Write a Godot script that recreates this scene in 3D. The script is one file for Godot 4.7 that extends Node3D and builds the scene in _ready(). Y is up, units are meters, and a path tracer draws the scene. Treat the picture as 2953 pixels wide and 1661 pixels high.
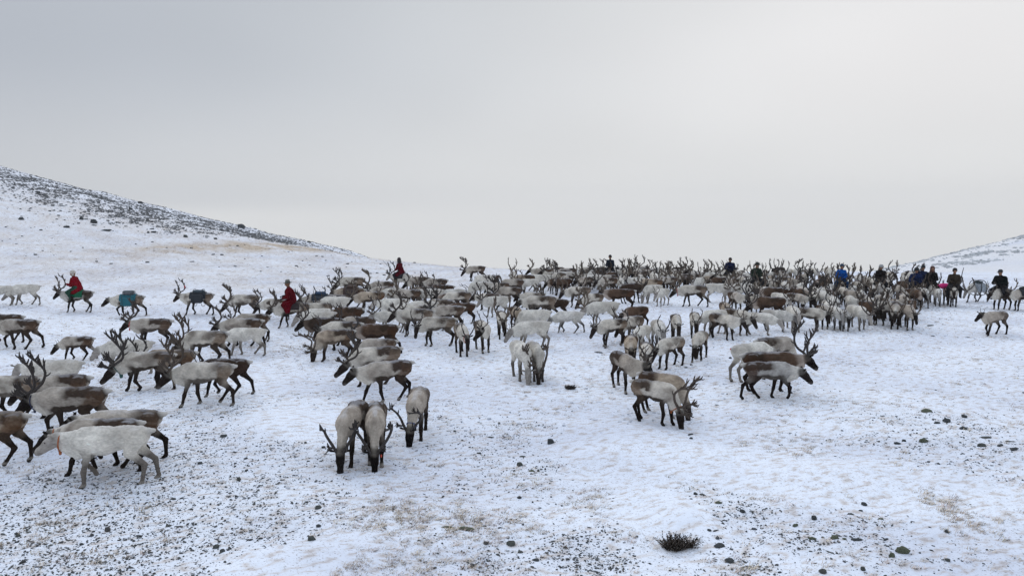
extends Node3D
# A reindeer herd and its riders crossing a thinly snowed upland under an overcast sky.
# Metres, y up; the camera looks towards -z from 4.7 m above the slope.

const EYE := 4.7
var coat_noise := FastNoiseLite.new()
var bump_noise := FastNoiseLite.new()
var fine_noise := FastNoiseLite.new()
var rng := RandomNumberGenerator.new()
var names := {}
var body_cache := {}
var antler_cache := {}
var mats := {}
var t0 := 0

# ---------------------------------------------------------------- naming and metadata
func numbered(called: String) -> String:
	var n: int = names.get(called, 0)
	names[called] = n + 1
	return called if n == 0 else "%s_%03d" % [called, n]

func tag(o: Node3D, label: String, category: String, group := "", kind := "") -> void:
	if label: o.set_meta("label", label)
	if category: o.set_meta("category", category)
	if group: o.set_meta("group", group)
	if kind: o.set_meta("kind", kind)

func thing(called: String, label: String, category: String, group := "") -> Node3D:
	var o := Node3D.new()
	o.name = numbered(called)
	add_child(o, true)
	tag(o, label, category, group)
	return o

func part(called: String, mesh: Mesh, mat: Material, parent: Node3D) -> MeshInstance3D:
	var o := MeshInstance3D.new()
	o.name = called
	o.mesh = mesh
	o.material_override = mat
	parent.add_child(o, true)
	return o

func paint(r: float, g: float, b: float, rough := 0.9, sheen := 0.0) -> StandardMaterial3D:
	var key := "%.3f %.3f %.3f %.2f %.2f" % [r, g, b, rough, sheen]
	if not mats.has(key):
		var m := StandardMaterial3D.new()
		m.albedo_color = Color(r, g, b).linear_to_srgb()
		m.roughness = rough
		if sheen > 0.0:
			m.rim_enabled = true
			m.rim = sheen
		mats[key] = m
	return mats[key]

func coat_material() -> StandardMaterial3D:
	# vertex colours carry the markings; a fine noise gives the clumped winter fur its grain and relief
	if not mats.has("coat"):
		var m := StandardMaterial3D.new()
		m.vertex_color_use_as_albedo = true
		m.roughness = 0.97
		m.metallic_specular = 0.08
		m.uv1_triplanar = true
		m.uv1_triplanar_sharpness = 2.0
		m.uv1_scale = Vector3(1.1, 2.0, 2.0)
		m.albedo_texture = noise_map(FastNoiseLite.TYPE_SIMPLEX_SMOOTH, 0.022, 4, [0.0, 0.30, 0.50, 0.65, 1.0],
			[Color(0.90, 0.895, 0.89), Color(0.93, 0.925, 0.92), Color(0.97, 0.968, 0.965), Color(1, 1, 1), Color(1, 1, 1)], 512, 31)
		m.heightmap_enabled = true
		m.heightmap_scale = 1.0
		m.heightmap_texture = noise_map(FastNoiseLite.TYPE_SIMPLEX_SMOOTH, 0.03, 4, [0.0, 1.0], [Color.BLACK, Color.WHITE], 512, 37)
		mats["coat"] = m
	return mats["coat"]

func tinted(rough := 0.95) -> StandardMaterial3D:
	var key := "tinted %.2f" % rough
	if not mats.has(key):
		var m := StandardMaterial3D.new()
		m.vertex_color_use_as_albedo = true
		m.roughness = rough
		m.metallic_specular = 0.12
		mats[key] = m
	return mats[key]

# ---------------------------------------------------------------- the lie of the land
func ramp(u: float, w: float) -> float:
	return 0.5 * (u + sqrt(u * u + w * w))

func land(x: float, z: float) -> float:
	var d := -z
	var fall := 0.13 * ramp(d - 63.0, 10.0)
	var y := -fall
	y += 0.06 * sin(x * 0.31 + 1.3) * sin(d * 0.27 + 0.4) + 0.035 * sin(x * 0.83 + d * 0.41)
	if x < 10.0 and d > 20.0:
		var u := minf(-x - 13.0 - 0.10 * (d - 30.0), 70.0)
		var hill := 0.246 * ramp(u, 7.0) * smoothstep(28.0, 90.0, d) + 0.068 * maxf(d - 60.0, 0.0) * smoothstep(6.0, 30.0, -x)
		y += hill * (1.0 - smoothstep(118.0, 185.0, d))
		y += 1.0 * exp(-pow((x + 19.0) / 14.0, 2.0) - pow((d - 70.0) / 12.0, 2.0))
	if d > 110.0:
		y += 0.26 * ramp(minf(x - 0.5 * d + 36.0, 112.0), 14.0) * smoothstep(110.0, 280.0, d) * (1.0 - smoothstep(300.0, 390.0, d))
	return y

func drift(x: float, z: float) -> float:
	# low hummocks and wind-packed snow
	var d := -z
	var v := 0.0
	if d < 90.0:
		var s := clampf(1.0 - d / 90.0, 0.0, 1.0)
		v = (0.055 * bump_noise.get_noise_2d(x * 0.75 + z * 0.3, z) + 0.022 * bump_noise.get_noise_2d(x * 3.0 + 90.0, z * 3.6)) * s
		for m in MOUNDS:
			var q := Vector2((x - m[0]) / m[2], (z - m[1]) / m[3])
			v += m[4] * exp(-q.length_squared())
	else:
		v = 0.35 * bump_noise.get_noise_2d(x * 0.11, z * 0.11) * smoothstep(90.0, 120.0, d) * (1.0 if d < 420.0 else 0.0)
	return v

func ground_y(x: float, z: float) -> float:
	return land(x, z) + drift(x, z)

# ---------------------------------------------------------------- smooth bodies: tapered capsules joined by a smooth minimum, meshed as surface nets
# a bone: [a, b, radius a, radius b, blend, squeeze axis, squeeze, tag, v0, v1]
func bone(a: Vector3, b: Vector3, ra: float, rb: float, k := 0.04, tag_ := 0, v0 := 0.0, v1 := 0.0, axis := Vector3(0, 0, 1), squeeze := 1.0) -> Array:
	return [a, b, ra, rb, k, axis, squeeze, tag_, v0, v1]

func skin(bones: Array, c: float) -> Dictionary:
	var lo := Vector3(1e9, 1e9, 1e9)
	var hi := -lo
	for bn in bones:
		var r: float = maxf(bn[2], bn[3]) + 0.02
		for p in [bn[0], bn[1]]:
			lo = lo.min(p - Vector3(r, r, r))
			hi = hi.max(p + Vector3(r, r, r))
	lo -= Vector3(c, c, c) * 2.0
	hi += Vector3(c, c, c) * 2.0
	var nx := int(ceil((hi.x - lo.x) / c)) + 1
	var ny := int(ceil((hi.y - lo.y) / c)) + 1
	var nz := int(ceil((hi.z - lo.z) / c)) + 1
	var D := PackedFloat32Array()
	D.resize(nx * ny * nz)
	D.fill(0.25)
	var sy := nx
	var sz := nx * ny
	for bn in bones:
		var a: Vector3 = bn[0]
		var b: Vector3 = bn[1]
		var ra: float = bn[2]
		var dr: float = bn[3] - ra
		var k: float = bn[4]
		var axis: Vector3 = bn[5]
		var inv: float = 1.0 / bn[6] - 1.0
		var m: float = maxf(ra, bn[3]) + k + c * 1.6
		var l: Vector3 = (a.min(b) - Vector3(m, m, m) - lo) / c
		var h: Vector3 = (a.max(b) + Vector3(m, m, m) - lo) / c
		var x0 := maxi(0, int(l.x)); var x1 := mini(nx - 1, int(h.x) + 1)
		var y0 := maxi(0, int(l.y)); var y1 := mini(ny - 1, int(h.y) + 1)
		var z0 := maxi(0, int(l.z)); var z1 := mini(nz - 1, int(h.z) + 1)
		var ab := b - a
		var ib := 1.0 / maxf(ab.length_squared(), 1e-9)
		var ik := 0.25 / k
		var q := lo - a
		for iz in range(z0, z1 + 1):
			for iy in range(y0, y1 + 1):
				var at := iz * sz + iy * sy + x0
				for ix in range(x0, x1 + 1):
					var p := q + Vector3(ix, iy, iz) * c
					if inv != 0.0:
						p += axis * (p.dot(axis) * inv)
					var t := clampf(p.dot(ab) * ib, 0.0, 1.0)
					var d := (p - ab * t).length() - ra - dr * t
					var o := D[at]
					var e := k - absf(o - d)
					if e > 0.0:
						D[at] = minf(o, d) - e * e * ik
					elif d < o:
						D[at] = d
					at += 1
	var V := PackedVector3Array()
	var N := PackedVector3Array()
	var I := PackedInt32Array()
	var cell := PackedInt32Array()
	cell.resize(nx * ny * nz)
	cell.fill(-1)
	for iz in nz - 1:
		for iy in ny - 1:
			var at := iz * sz + iy * sy
			for ix in nx - 1:
				var d0 := D[at]; var d1 := D[at + 1]; var d2 := D[at + sy]; var d3 := D[at + sy + 1]
				var d4 := D[at + sz]; var d5 := D[at + sz + 1]; var d6 := D[at + sz + sy]; var d7 := D[at + sz + sy + 1]
				var mn := minf(minf(minf(d0, d1), minf(d2, d3)), minf(minf(d4, d5), minf(d6, d7)))
				if mn < 0.0:
					var mx := maxf(maxf(maxf(d0, d1), maxf(d2, d3)), maxf(maxf(d4, d5), maxf(d6, d7)))
					if mx >= 0.0:
						var s := Vector3.ZERO
						var n := 0
						if (d0 < 0.0) != (d1 < 0.0): s += Vector3(d0 / (d0 - d1), 0, 0); n += 1
						if (d2 < 0.0) != (d3 < 0.0): s += Vector3(d2 / (d2 - d3), 1, 0); n += 1
						if (d4 < 0.0) != (d5 < 0.0): s += Vector3(d4 / (d4 - d5), 0, 1); n += 1
						if (d6 < 0.0) != (d7 < 0.0): s += Vector3(d6 / (d6 - d7), 1, 1); n += 1
						if (d0 < 0.0) != (d2 < 0.0): s += Vector3(0, d0 / (d0 - d2), 0); n += 1
						if (d1 < 0.0) != (d3 < 0.0): s += Vector3(1, d1 / (d1 - d3), 0); n += 1
						if (d4 < 0.0) != (d6 < 0.0): s += Vector3(0, d4 / (d4 - d6), 1); n += 1
						if (d5 < 0.0) != (d7 < 0.0): s += Vector3(1, d5 / (d5 - d7), 1); n += 1
						if (d0 < 0.0) != (d4 < 0.0): s += Vector3(0, 0, d0 / (d0 - d4)); n += 1
						if (d1 < 0.0) != (d5 < 0.0): s += Vector3(1, 0, d1 / (d1 - d5)); n += 1
						if (d2 < 0.0) != (d6 < 0.0): s += Vector3(0, 1, d2 / (d2 - d6)); n += 1
						if (d3 < 0.0) != (d7 < 0.0): s += Vector3(1, 1, d3 / (d3 - d7)); n += 1
						cell[at] = V.size()
						V.append(lo + (Vector3(ix, iy, iz) + s / n) * c)
						N.append(Vector3(d1 + d3 + d5 + d7 - d0 - d2 - d4 - d6, d2 + d3 + d6 + d7 - d0 - d1 - d4 - d5, d4 + d5 + d6 + d7 - d0 - d1 - d2 - d3).normalized())
						# a quad round each crossed edge that ends this cell's low corner
						if ix > 0 and iy > 0 and iz > 0:
							if (d0 < 0.0) != (d1 < 0.0):
								quad(I, cell[at - sy - sz], cell[at - sz], cell[at], cell[at - sy], d0 < 0.0)
							if (d0 < 0.0) != (d2 < 0.0):
								quad(I, cell[at - 1 - sz], cell[at - 1], cell[at], cell[at - sz], d0 < 0.0)
							if (d0 < 0.0) != (d4 < 0.0):
								quad(I, cell[at - 1 - sy], cell[at - sy], cell[at], cell[at - 1], d0 < 0.0)
				at += 1
	return {"v": V, "n": N, "i": I}

func quad(I: PackedInt32Array, a: int, b: int, c: int, d: int, flip: bool) -> void:
	if a < 0 or b < 0 or c < 0 or d < 0:
		return
	if flip:
		I.append_array(PackedInt32Array([a, c, b, a, d, c]))
	else:
		I.append_array(PackedInt32Array([a, b, c, a, c, d]))

func make_mesh(v: PackedVector3Array, n: PackedVector3Array, i: PackedInt32Array, col = null) -> ArrayMesh:
	var s := []
	s.resize(Mesh.ARRAY_MAX)
	s[Mesh.ARRAY_VERTEX] = v
	s[Mesh.ARRAY_NORMAL] = n
	s[Mesh.ARRAY_INDEX] = i
	if col != null:
		s[Mesh.ARRAY_COLOR] = col
	var m := ArrayMesh.new()
	m.add_surface_from_arrays(Mesh.PRIMITIVE_TRIANGLES, s)
	return m

# ---------------------------------------------------------------- swept tubes, lathes and pillows
func tube(V: PackedVector3Array, N: PackedVector3Array, I: PackedInt32Array, pts: Array, radii: Array, sides := 5) -> void:
	var up := Vector3(0.31, 0.2, 0.93)
	var first := V.size()
	var n := pts.size()
	for k in n:
		var dir: Vector3 = (pts[mini(k + 1, n - 1)] - pts[maxi(k - 1, 0)]).normalized()
		var a := dir.cross(up).normalized()
		var b := dir.cross(a)
		for j in sides:
			var w := TAU * j / sides
			var o := a * cos(w) + b * sin(w)
			V.append(pts[k] + o * float(radii[k]))
			N.append(o)
	for k in n - 1:
		for j in sides:
			var p := first + k * sides + j
			var q := first + k * sides + (j + 1) % sides
			I.append_array(PackedInt32Array([p, p + sides, q, q, p + sides, q + sides]))
	var tip := V.size()
	V.append(pts[n - 1]); N.append((pts[n - 1] - pts[n - 2]).normalized())
	V.append(pts[0]); N.append((pts[0] - pts[1]).normalized())
	for j in sides:
		I.append_array(PackedInt32Array([first + (n - 1) * sides + j, tip, first + (n - 1) * sides + (j + 1) % sides]))
		I.append_array(PackedInt32Array([first + (j + 1) % sides, tip + 1, first + j]))

func smooth_line(keys: Array, steps: int) -> Array:
	var cv := Curve3D.new()
	for k in keys.size():
		var t: Vector3 = (keys[mini(k + 1, keys.size() - 1)] - keys[maxi(k - 1, 0)]) / 6.0
		cv.add_point(keys[k], -t, t)
	var out := []
	for s in steps + 1:
		out.append(cv.samplef(float(s) / steps * (keys.size() - 1)))
	return out

func tube_mesh(pts: Array, radii: Array, sides := 6) -> ArrayMesh:
	var V := PackedVector3Array(); var N := PackedVector3Array(); var I := PackedInt32Array()
	tube(V, N, I, pts, radii, sides)
	return make_mesh(V, N, I)

func lathe(profile: Array, sides := 16, squash := Vector3.ONE) -> ArrayMesh:
	var st := SurfaceTool.new()
	st.begin(Mesh.PRIMITIVE_TRIANGLES)
	for p in profile:
		for j in sides:
			var w := TAU * j / sides
			st.add_vertex(Vector3(cos(w) * p.x, p.y, sin(w) * p.x) * squash)
	for k in profile.size() - 1:
		for j in sides:
			var a := k * sides + j
			var b := k * sides + (j + 1) % sides
			for t in [a, b, a + sides, b, b + sides, a + sides]:
				st.add_index(t)
	st.generate_normals()
	return st.commit()

func pillow(size: Vector3, power: float, lump: float, seed_: int, rows := 12, cols := 18) -> ArrayMesh:
	var st := SurfaceTool.new()
	st.begin(Mesh.PRIMITIVE_TRIANGLES)
	for r in rows + 1:
		var a := PI * (float(r) / rows - 0.5)
		for j in cols:
			var w := TAU * j / cols
			var p := Vector3(cos(a) * cos(w), sin(a), cos(a) * sin(w))
			p = Vector3(signf(p.x) * pow(absf(p.x), power), signf(p.y) * pow(absf(p.y), power), signf(p.z) * pow(absf(p.z), power))
			p *= 1.0 + lump * fine_noise.get_noise_3d(p.x * 14.0 + seed_ * 7.7, p.y * 14.0, p.z * 14.0)
			st.add_vertex(p * size * 0.5)
	for r in rows:
		for j in cols:
			var a := r * cols + j
			var b := r * cols + (j + 1) % cols
			for t in [a, b, a + cols, b, b + cols, a + cols]:
				st.add_index(t)
	st.generate_normals()
	return st.commit()

# ---------------------------------------------------------------- the reindeer
# legs: [dx, lift] of the two front and the two hind feet; neck pitch, neck yaw, head pitch, head yaw (degrees), neck length
const POSES := {
	"wa": [[0.20, 0.0], [-0.17, 0.0], [-0.20, 0.0], [0.15, 0.05], -8.0, 0.0, -42.0, 0.0, 0.42],
	"wb": [[-0.20, 0.0], [0.14, 0.09], [0.18, 0.0], [-0.25, 0.02], -2.0, 4.0, -40.0, 0.0, 0.42],
	"wc": [[0.06, 0.0], [-0.03, 0.16], [-0.07, 0.0], [-0.29, 0.02], 5.0, 0.0, -33.0, 4.0, 0.42],
	"wl": [[0.17, 0.0], [-0.20, 0.05], [0.19, 0.0], [-0.21, 0.0], -30.0, -3.0, -42.0, 0.0, 0.44],
	"wu": [[0.16, 0.0], [-0.12, 0.05], [-0.16, 0.0], [0.12, 0.02], 16.0, 2.0, -36.0, 0.0, 0.42],
	"sa": [[0.03, 0.0], [-0.05, 0.0], [0.02, 0.0], [-0.08, 0.0], 10.0, 3.0, -42.0, -6.0, 0.42],
	"sl": [[-0.02, 0.0], [0.05, 0.0], [-0.09, 0.0], [0.04, 0.0], -16.0, -5.0, -56.0, 6.0, 0.42],
	"ga": [[0.10, 0.0], [-0.05, 0.0], [-0.05, 0.0], [0.07, 0.0], -57.0, 0.0, -80.0, 5.0, 0.54],
	"yl": [[0.02, 0.0], [-0.06, 0.0], [-0.10, 0.0], [0.05, 0.0], -6.0, -48.0, -48.0, -34.0, 0.42],
	"yr": [[-0.05, 0.0], [0.04, 0.0], [0.05, 0.0], [-0.06, 0.0], 2.0, 34.0, -40.0, 34.0, 0.45],
	"al": [[0.02, 0.0], [-0.03, 0.0], [0.03, 0.0], [-0.05, 0.0], 40.0, 0.0, -34.0, 0.0, 0.45],
}

func two_bone(a: Vector3, c: Vector3, l1: float, l2: float, sign_: float) -> Vector3:
	var v := c - a
	var d := v.length()
	if d >= (l1 + l2) * 0.995:
		return a + v * (l1 / (l1 + l2)) + Vector3(sign_ * 0.012, 0, 0)
	var t := (l1 * l1 - l2 * l2 + d * d) / (2.0 * d)
	var h := sqrt(maxf(l1 * l1 - t * t, 0.0))
	var u := v / d
	var side := Vector3(-u.y, u.x, 0.0).normalized()
	if side.x * sign_ < 0.0:
		side = -side
	return a + u * t + side * h

func pose_key(row: Array) -> String:
	return row[5] if "#" in row[5] else "%s#%d" % [row[5], int(row[4]) % 4]

func deer_bones(pose: String) -> Dictionary:
	# each stance comes in four variants: another point of the stride, another carriage of the head
	var name_and := pose.split("#")
	var P: Array = POSES[name_and[0]].duplicate(true)
	var variant := int(name_and[1])
	if variant > 0:
		rng.seed = hash(pose)
		var loose := 0.25 if name_and[0] == "ga" else 1.0
		if variant == 2:
			for k in [0, 2]:
				var t = P[k]
				P[k] = P[k + 1]
				P[k + 1] = t
		for k in 4:
			P[k] = [P[k][0] + rng.randf_range(-0.08, 0.08), P[k][1] * rng.randf_range(0.3, 1.3)]
		P[4] += rng.randf_range(-9.0, 10.0) * loose
		P[5] += rng.randf_range(-14.0, 14.0)
		P[6] += rng.randf_range(-7.0, 8.0) * loose
		P[7] += rng.randf_range(-18.0, 18.0)
	var B := []
	var Z := Vector3(0, 0, 1)
	B.append(bone(Vector3(-0.61, 0.860, 0), Vector3(-0.32, 0.835, 0), 0.150, 0.185, 0.07, 0, 0, 0, Z, 0.90))
	B.append(bone(Vector3(-0.32, 0.835, 0), Vector3(0.02, 0.795, 0), 0.185, 0.232, 0.07, 0, 0, 0, Z, 0.84))
	B.append(bone(Vector3(0.02, 0.795, 0), Vector3(0.34, 0.785, 0), 0.232, 0.220, 0.07, 0, 0, 0, Z, 0.78))
	B.append(bone(Vector3(-0.56, 0.925, 0), Vector3(-0.40, 0.950, 0), 0.085, 0.075, 0.05, 0, 0, 0, Z, 0.9))
	B.append(bone(Vector3(0.16, 0.955, 0), Vector3(0.32, 0.945, 0), 0.085, 0.100, 0.06, 0, 0, 0, Z, 0.7))
	var np: float = deg_to_rad(P[4])
	var ny: float = deg_to_rad(P[5])
	var hp: float = deg_to_rad(P[6])
	var hy: float = deg_to_rad(P[5] + P[7])
	var root := Vector3(0.42, 0.83, 0)
	var nd := Vector3(cos(np) * cos(ny), sin(np), cos(np) * sin(ny))
	var poll: Vector3 = root + nd * P[8]
	var nl := nd.cross(Vector3.UP).normalized()
	var nu := nl.cross(nd)
	B.append(bone(root, poll, 0.170, 0.090, 0.07, 1, 0, 1, nl, 0.68))
	B.append(bone(Vector3(0.43, 0.66, 0), root + nd * (P[8] * 0.62) - nu * 0.125, 0.150, 0.085, 0.05, 2, 0, 1, nl, 0.56))
	B.append(bone(Vector3(0.50, 0.57, 0), root + nd * (P[8] * 0.62) - nu * 0.19, 0.075, 0.050, 0.06, 2, 0, 1, nl, 0.5))
	var hd := Vector3(cos(hp) * cos(hy), sin(hp), cos(hp) * sin(hy))
	var hl := Vector3(-sin(hy), 0, cos(hy))
	var hu := hl.cross(hd)
	B.append(bone(poll - hd * 0.01, poll + hd * 0.16, 0.103, 0.090, 0.03, 3, 0, 0.4, hl, 0.84))
	B.append(bone(poll + hd * 0.14 - hu * 0.005, poll + hd * 0.37 - hu * 0.012, 0.084, 0.060, 0.03, 3, 0.35, 1, hl, 0.82))
	B.append(bone(poll + hd * 0.07 - hu * 0.062, poll + hd * 0.35 - hu * 0.042, 0.066, 0.043, 0.03, 3, 0.2, 0.95, hl, 0.78))
	B.append(bone(poll + hd * 0.355 - hu * 0.015, poll + hd * 0.40 - hu * 0.026, 0.062, 0.050, 0.02, 3, 0.95, 1, hl, 1.0))
	for s in [-1.0, 1.0]:
		var e0: Vector3 = poll + hl * (0.055 * s) + hu * 0.045 - hd * 0.01
		B.append(bone(e0, e0 + hl * (0.10 * s) + hu * 0.05 - hd * 0.035, 0.024, 0.030, 0.02, 4, 0, 1, hd, 0.6))
		B.append(bone(e0 + hl * (0.10 * s) + hu * 0.05 - hd * 0.035, e0 + hl * (0.15 * s) + hu * 0.06 - hd * 0.05, 0.028, 0.010, 0.02, 4, 1, 1, hd, 0.6))
	B.append(bone(Vector3(-0.755, 0.935, 0), Vector3(-0.83, 0.925, 0.01), 0.050, 0.036, 0.04, 9, 0, 1))
	for s in 2:
		var z: float = -0.115 if s == 0 else 0.115
		var dx: float = P[s][0]
		var up: float = P[s][1]
		var el := Vector3(0.26 + 0.45 * dx, 0.540 + 0.12 * up, z)
		var fe := Vector3(0.30 + dx, 0.085 + up, z)
		var kn := two_bone(el, fe, 0.245, 0.22, 1.0)
		B.append(bone(Vector3(0.33, 0.78, z * 0.95), el, 0.118, 0.058, 0.035, 5, 0, 0.45, Z, 0.66))
		B.append(bone(el, kn, 0.056, 0.040, 0.03, 6, 0.6, 1))
		B.append(bone(kn, kn + (fe - kn) * 0.2, 0.047, 0.040, 0.02, 6, 1, 1))
		B.append(bone(kn, fe, 0.039, 0.032, 0.02, 6, 1, 1))
		hoof(B, fe, up)
		dx = P[2 + s][0]
		up = P[2 + s][1]
		var st := Vector3(-0.41 + 0.42 * dx, 0.600 + 0.2 * up, z * 1.06)
		fe = Vector3(-0.56 + dx, 0.085 + up, z)
		var hk := two_bone(st, fe, 0.335, 0.300, -1.0)
		B.append(bone(Vector3(-0.55, 0.83, z * 1.0), st, 0.165, 0.090, 0.035, 7, 0, 0.3, Z, 0.62))
		B.append(bone(st, hk, 0.088, 0.044, 0.04, 7, 0.3, 1, Z, 0.8))
		B.append(bone(hk, hk + (fe - hk) * 0.2, 0.046, 0.042, 0.02, 8, 1, 1))
		B.append(bone(hk, fe, 0.040, 0.033, 0.02, 8, 1, 1))
		hoof(B, fe, up)
	for bn in B:
		bn[0].x *= 0.93
		bn[1].x *= 0.93
	poll.x *= 0.93
	root.x *= 0.93
	# antlers stand on a frame 56 degrees above the line of the face
	var q := Basis(hl, deg_to_rad(56.0))
	var af := q * hd
	return {"bones": B, "poll": poll + hu * 0.06 + hd * 0.02, "frame": Basis(af, hl.cross(af), hl), "eye": poll + hd * 0.15 * Vector3(0.93, 1, 1) + hu * 0.035, "hl": hl, "hd": hd,
		"neck_at": root + nd * (P[8] * 0.74) - nu * 0.02, "neck_dir": nd, "neck_side": nl, "muzzle": poll + hd * 0.27}

func hoof(B: Array, fe: Vector3, up: float) -> void:
	if up > 0.06:
		B.append(bone(fe, fe + Vector3(-0.035, -0.06, 0), 0.034, 0.04, 0.02, 10, 1, 1))
	else:
		B.append(bone(fe, fe + Vector3(0.05, -0.055, 0), 0.034, 0.044, 0.02, 10, 1, 1))

# per vertex: neck, head, thigh, leg, tail, ear shares, and how far along the face
func deer_body(pose: String, fine: bool) -> Dictionary:
	var key := pose + ("+" if fine else "-")
	if body_cache.has(key):
		return body_cache[key]
	var d := deer_bones(pose)
	var bones: Array = d.bones
	var s := skin(bones, 0.0175 if fine else 0.028)
	var V: PackedVector3Array = s.v
	var F := PackedFloat32Array()
	F.resize(V.size() * 7)
	for k in V.size():
		var p := V[k]
		var best := 1e9
		var ds := PackedFloat32Array()
		var ts := PackedFloat32Array()
		for bn in bones:
			var a: Vector3 = bn[0]
			var ab: Vector3 = bn[1] - a
			var q := p - a
			var inv: float = 1.0 / bn[6] - 1.0
			if inv != 0.0:
				var ax: Vector3 = bn[5]
				q += ax * (q.dot(ax) * inv)
			var t := clampf(q.dot(ab) / ab.length_squared(), 0.0, 1.0)
			var dd: float = (q - ab * t).length() - lerpf(bn[2], bn[3], t)
			ds.append(dd)
			ts.append(t)
			best = minf(best, dd)
		var sum := 0.0
		var f := [0.0, 0.0, 0.0, 0.0, 0.0, 0.0, 0.0]
		for j in bones.size():
			var w := 1.0 - (ds[j] - best) / 0.05
			if w <= 0.0:
				continue
			w *= w
			sum += w
			var bn: Array = bones[j]
			var v: float = lerpf(bn[8], bn[9], ts[j])
			match bn[7]:
				1: f[0] += w * v
				2: f[0] += w
				3:
					f[1] += w
					f[6] += w * v
				4:
					f[1] += w
					f[5] += w
				5: f[3] += w * v
				6, 8, 10: f[3] += w * v
				7:
					f[2] += w * (1.0 - v)
					f[3] += w * smoothstep(0.3, 0.9, v)
				9: f[4] += w
		for j in 7:
			F[k * 7 + j] = f[j] / sum
		var shag := clampf(1.0 - f[3] / sum - 0.8 * f[1] / sum, 0.0, 1.0)
		var lump := fine_noise.get_noise_3d(p.x * 90.0, p.y * 150.0, p.z * 150.0)
		V[k] = p + s.n[k] * ((0.007 + 0.006 * f[0] / sum) * shag * lump * 2.0)
	s.v = V
	d.mesh = s
	d.feat = F
	body_cache[key] = d
	return d

const COATS := {
	# flank, neck, thigh, leg, face, back band, belly stripe, snow on the back
	"white": [Vector3(0.76, 0.72, 0.64), Vector3(0.80, 0.765, 0.69), Vector3(0.74, 0.695, 0.61), Vector3(0.30, 0.265, 0.23), Vector3(0.46, 0.42, 0.38), 0.22, 0.0, 0.5],
	"whiteleg": [Vector3(0.73, 0.70, 0.64), Vector3(0.77, 0.745, 0.68), Vector3(0.62, 0.59, 0.53), Vector3(0.15, 0.14, 0.135), Vector3(0.36, 0.34, 0.32), 0.25, 0.1, 0.5],
	"cream": [Vector3(0.66, 0.605, 0.52), Vector3(0.75, 0.705, 0.62), Vector3(0.24, 0.175, 0.125), Vector3(0.036, 0.027, 0.023), Vector3(0.030, 0.023, 0.020), 0.75, 1.05, 0.5],
	"creamw": [Vector3(0.60, 0.565, 0.50), Vector3(0.66, 0.62, 0.55), Vector3(0.58, 0.53, 0.46), Vector3(0.10, 0.08, 0.07), Vector3(0.05, 0.04, 0.035), 0.2, 0.3, 0.5],
	"grey": [Vector3(0.50, 0.445, 0.38), Vector3(0.70, 0.65, 0.565), Vector3(0.120, 0.072, 0.046), Vector3(0.034, 0.026, 0.022), Vector3(0.028, 0.022, 0.019), 1.1, 1.1, 0.6],
	"greyw": [Vector3(0.46, 0.44, 0.41), Vector3(0.74, 0.70, 0.63), Vector3(0.085, 0.05, 0.035), Vector3(0.032, 0.024, 0.021), Vector3(0.030, 0.024, 0.022), 1.2, 1.1, 0.6],
	"greyb": [Vector3(0.46, 0.40, 0.335), Vector3(0.56, 0.50, 0.42), Vector3(0.105, 0.08, 0.065), Vector3(0.034, 0.026, 0.022), Vector3(0.018, 0.015, 0.014), 0.7, 0.9, 0.7],
	"tan": [Vector3(0.47, 0.385, 0.295), Vector3(0.60, 0.53, 0.44), Vector3(0.135, 0.075, 0.042), Vector3(0.040, 0.029, 0.024), Vector3(0.036, 0.027, 0.023), 0.9, 1.0, 0.45],
	"brown": [Vector3(0.115, 0.074, 0.051), Vector3(0.56, 0.475, 0.405), Vector3(0.085, 0.045, 0.027), Vector3(0.032, 0.023, 0.020), Vector3(0.022, 0.017, 0.015), 1.0, 1.0, 0.6],
	"dark": [Vector3(0.055, 0.039, 0.030), Vector3(0.16, 0.125, 0.10), Vector3(0.06, 0.038, 0.028), Vector3(0.027, 0.021, 0.018), Vector3(0.018, 0.015, 0.014), 0.8, 0.9, 0.5],
	"darkw": [Vector3(0.50, 0.475, 0.44), Vector3(0.62, 0.60, 0.55), Vector3(0.34, 0.31, 0.27), Vector3(0.12, 0.11, 0.10), Vector3(0.018, 0.015, 0.014), 0.4, 0.4, 0.6],
	"saddle": [Vector3(0.54, 0.515, 0.465), Vector3(0.62, 0.59, 0.535), Vector3(0.065, 0.046, 0.037), Vector3(0.030, 0.024, 0.021), Vector3(0.026, 0.021, 0.019), 1.4, 1.0, 0.3],
}

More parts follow.
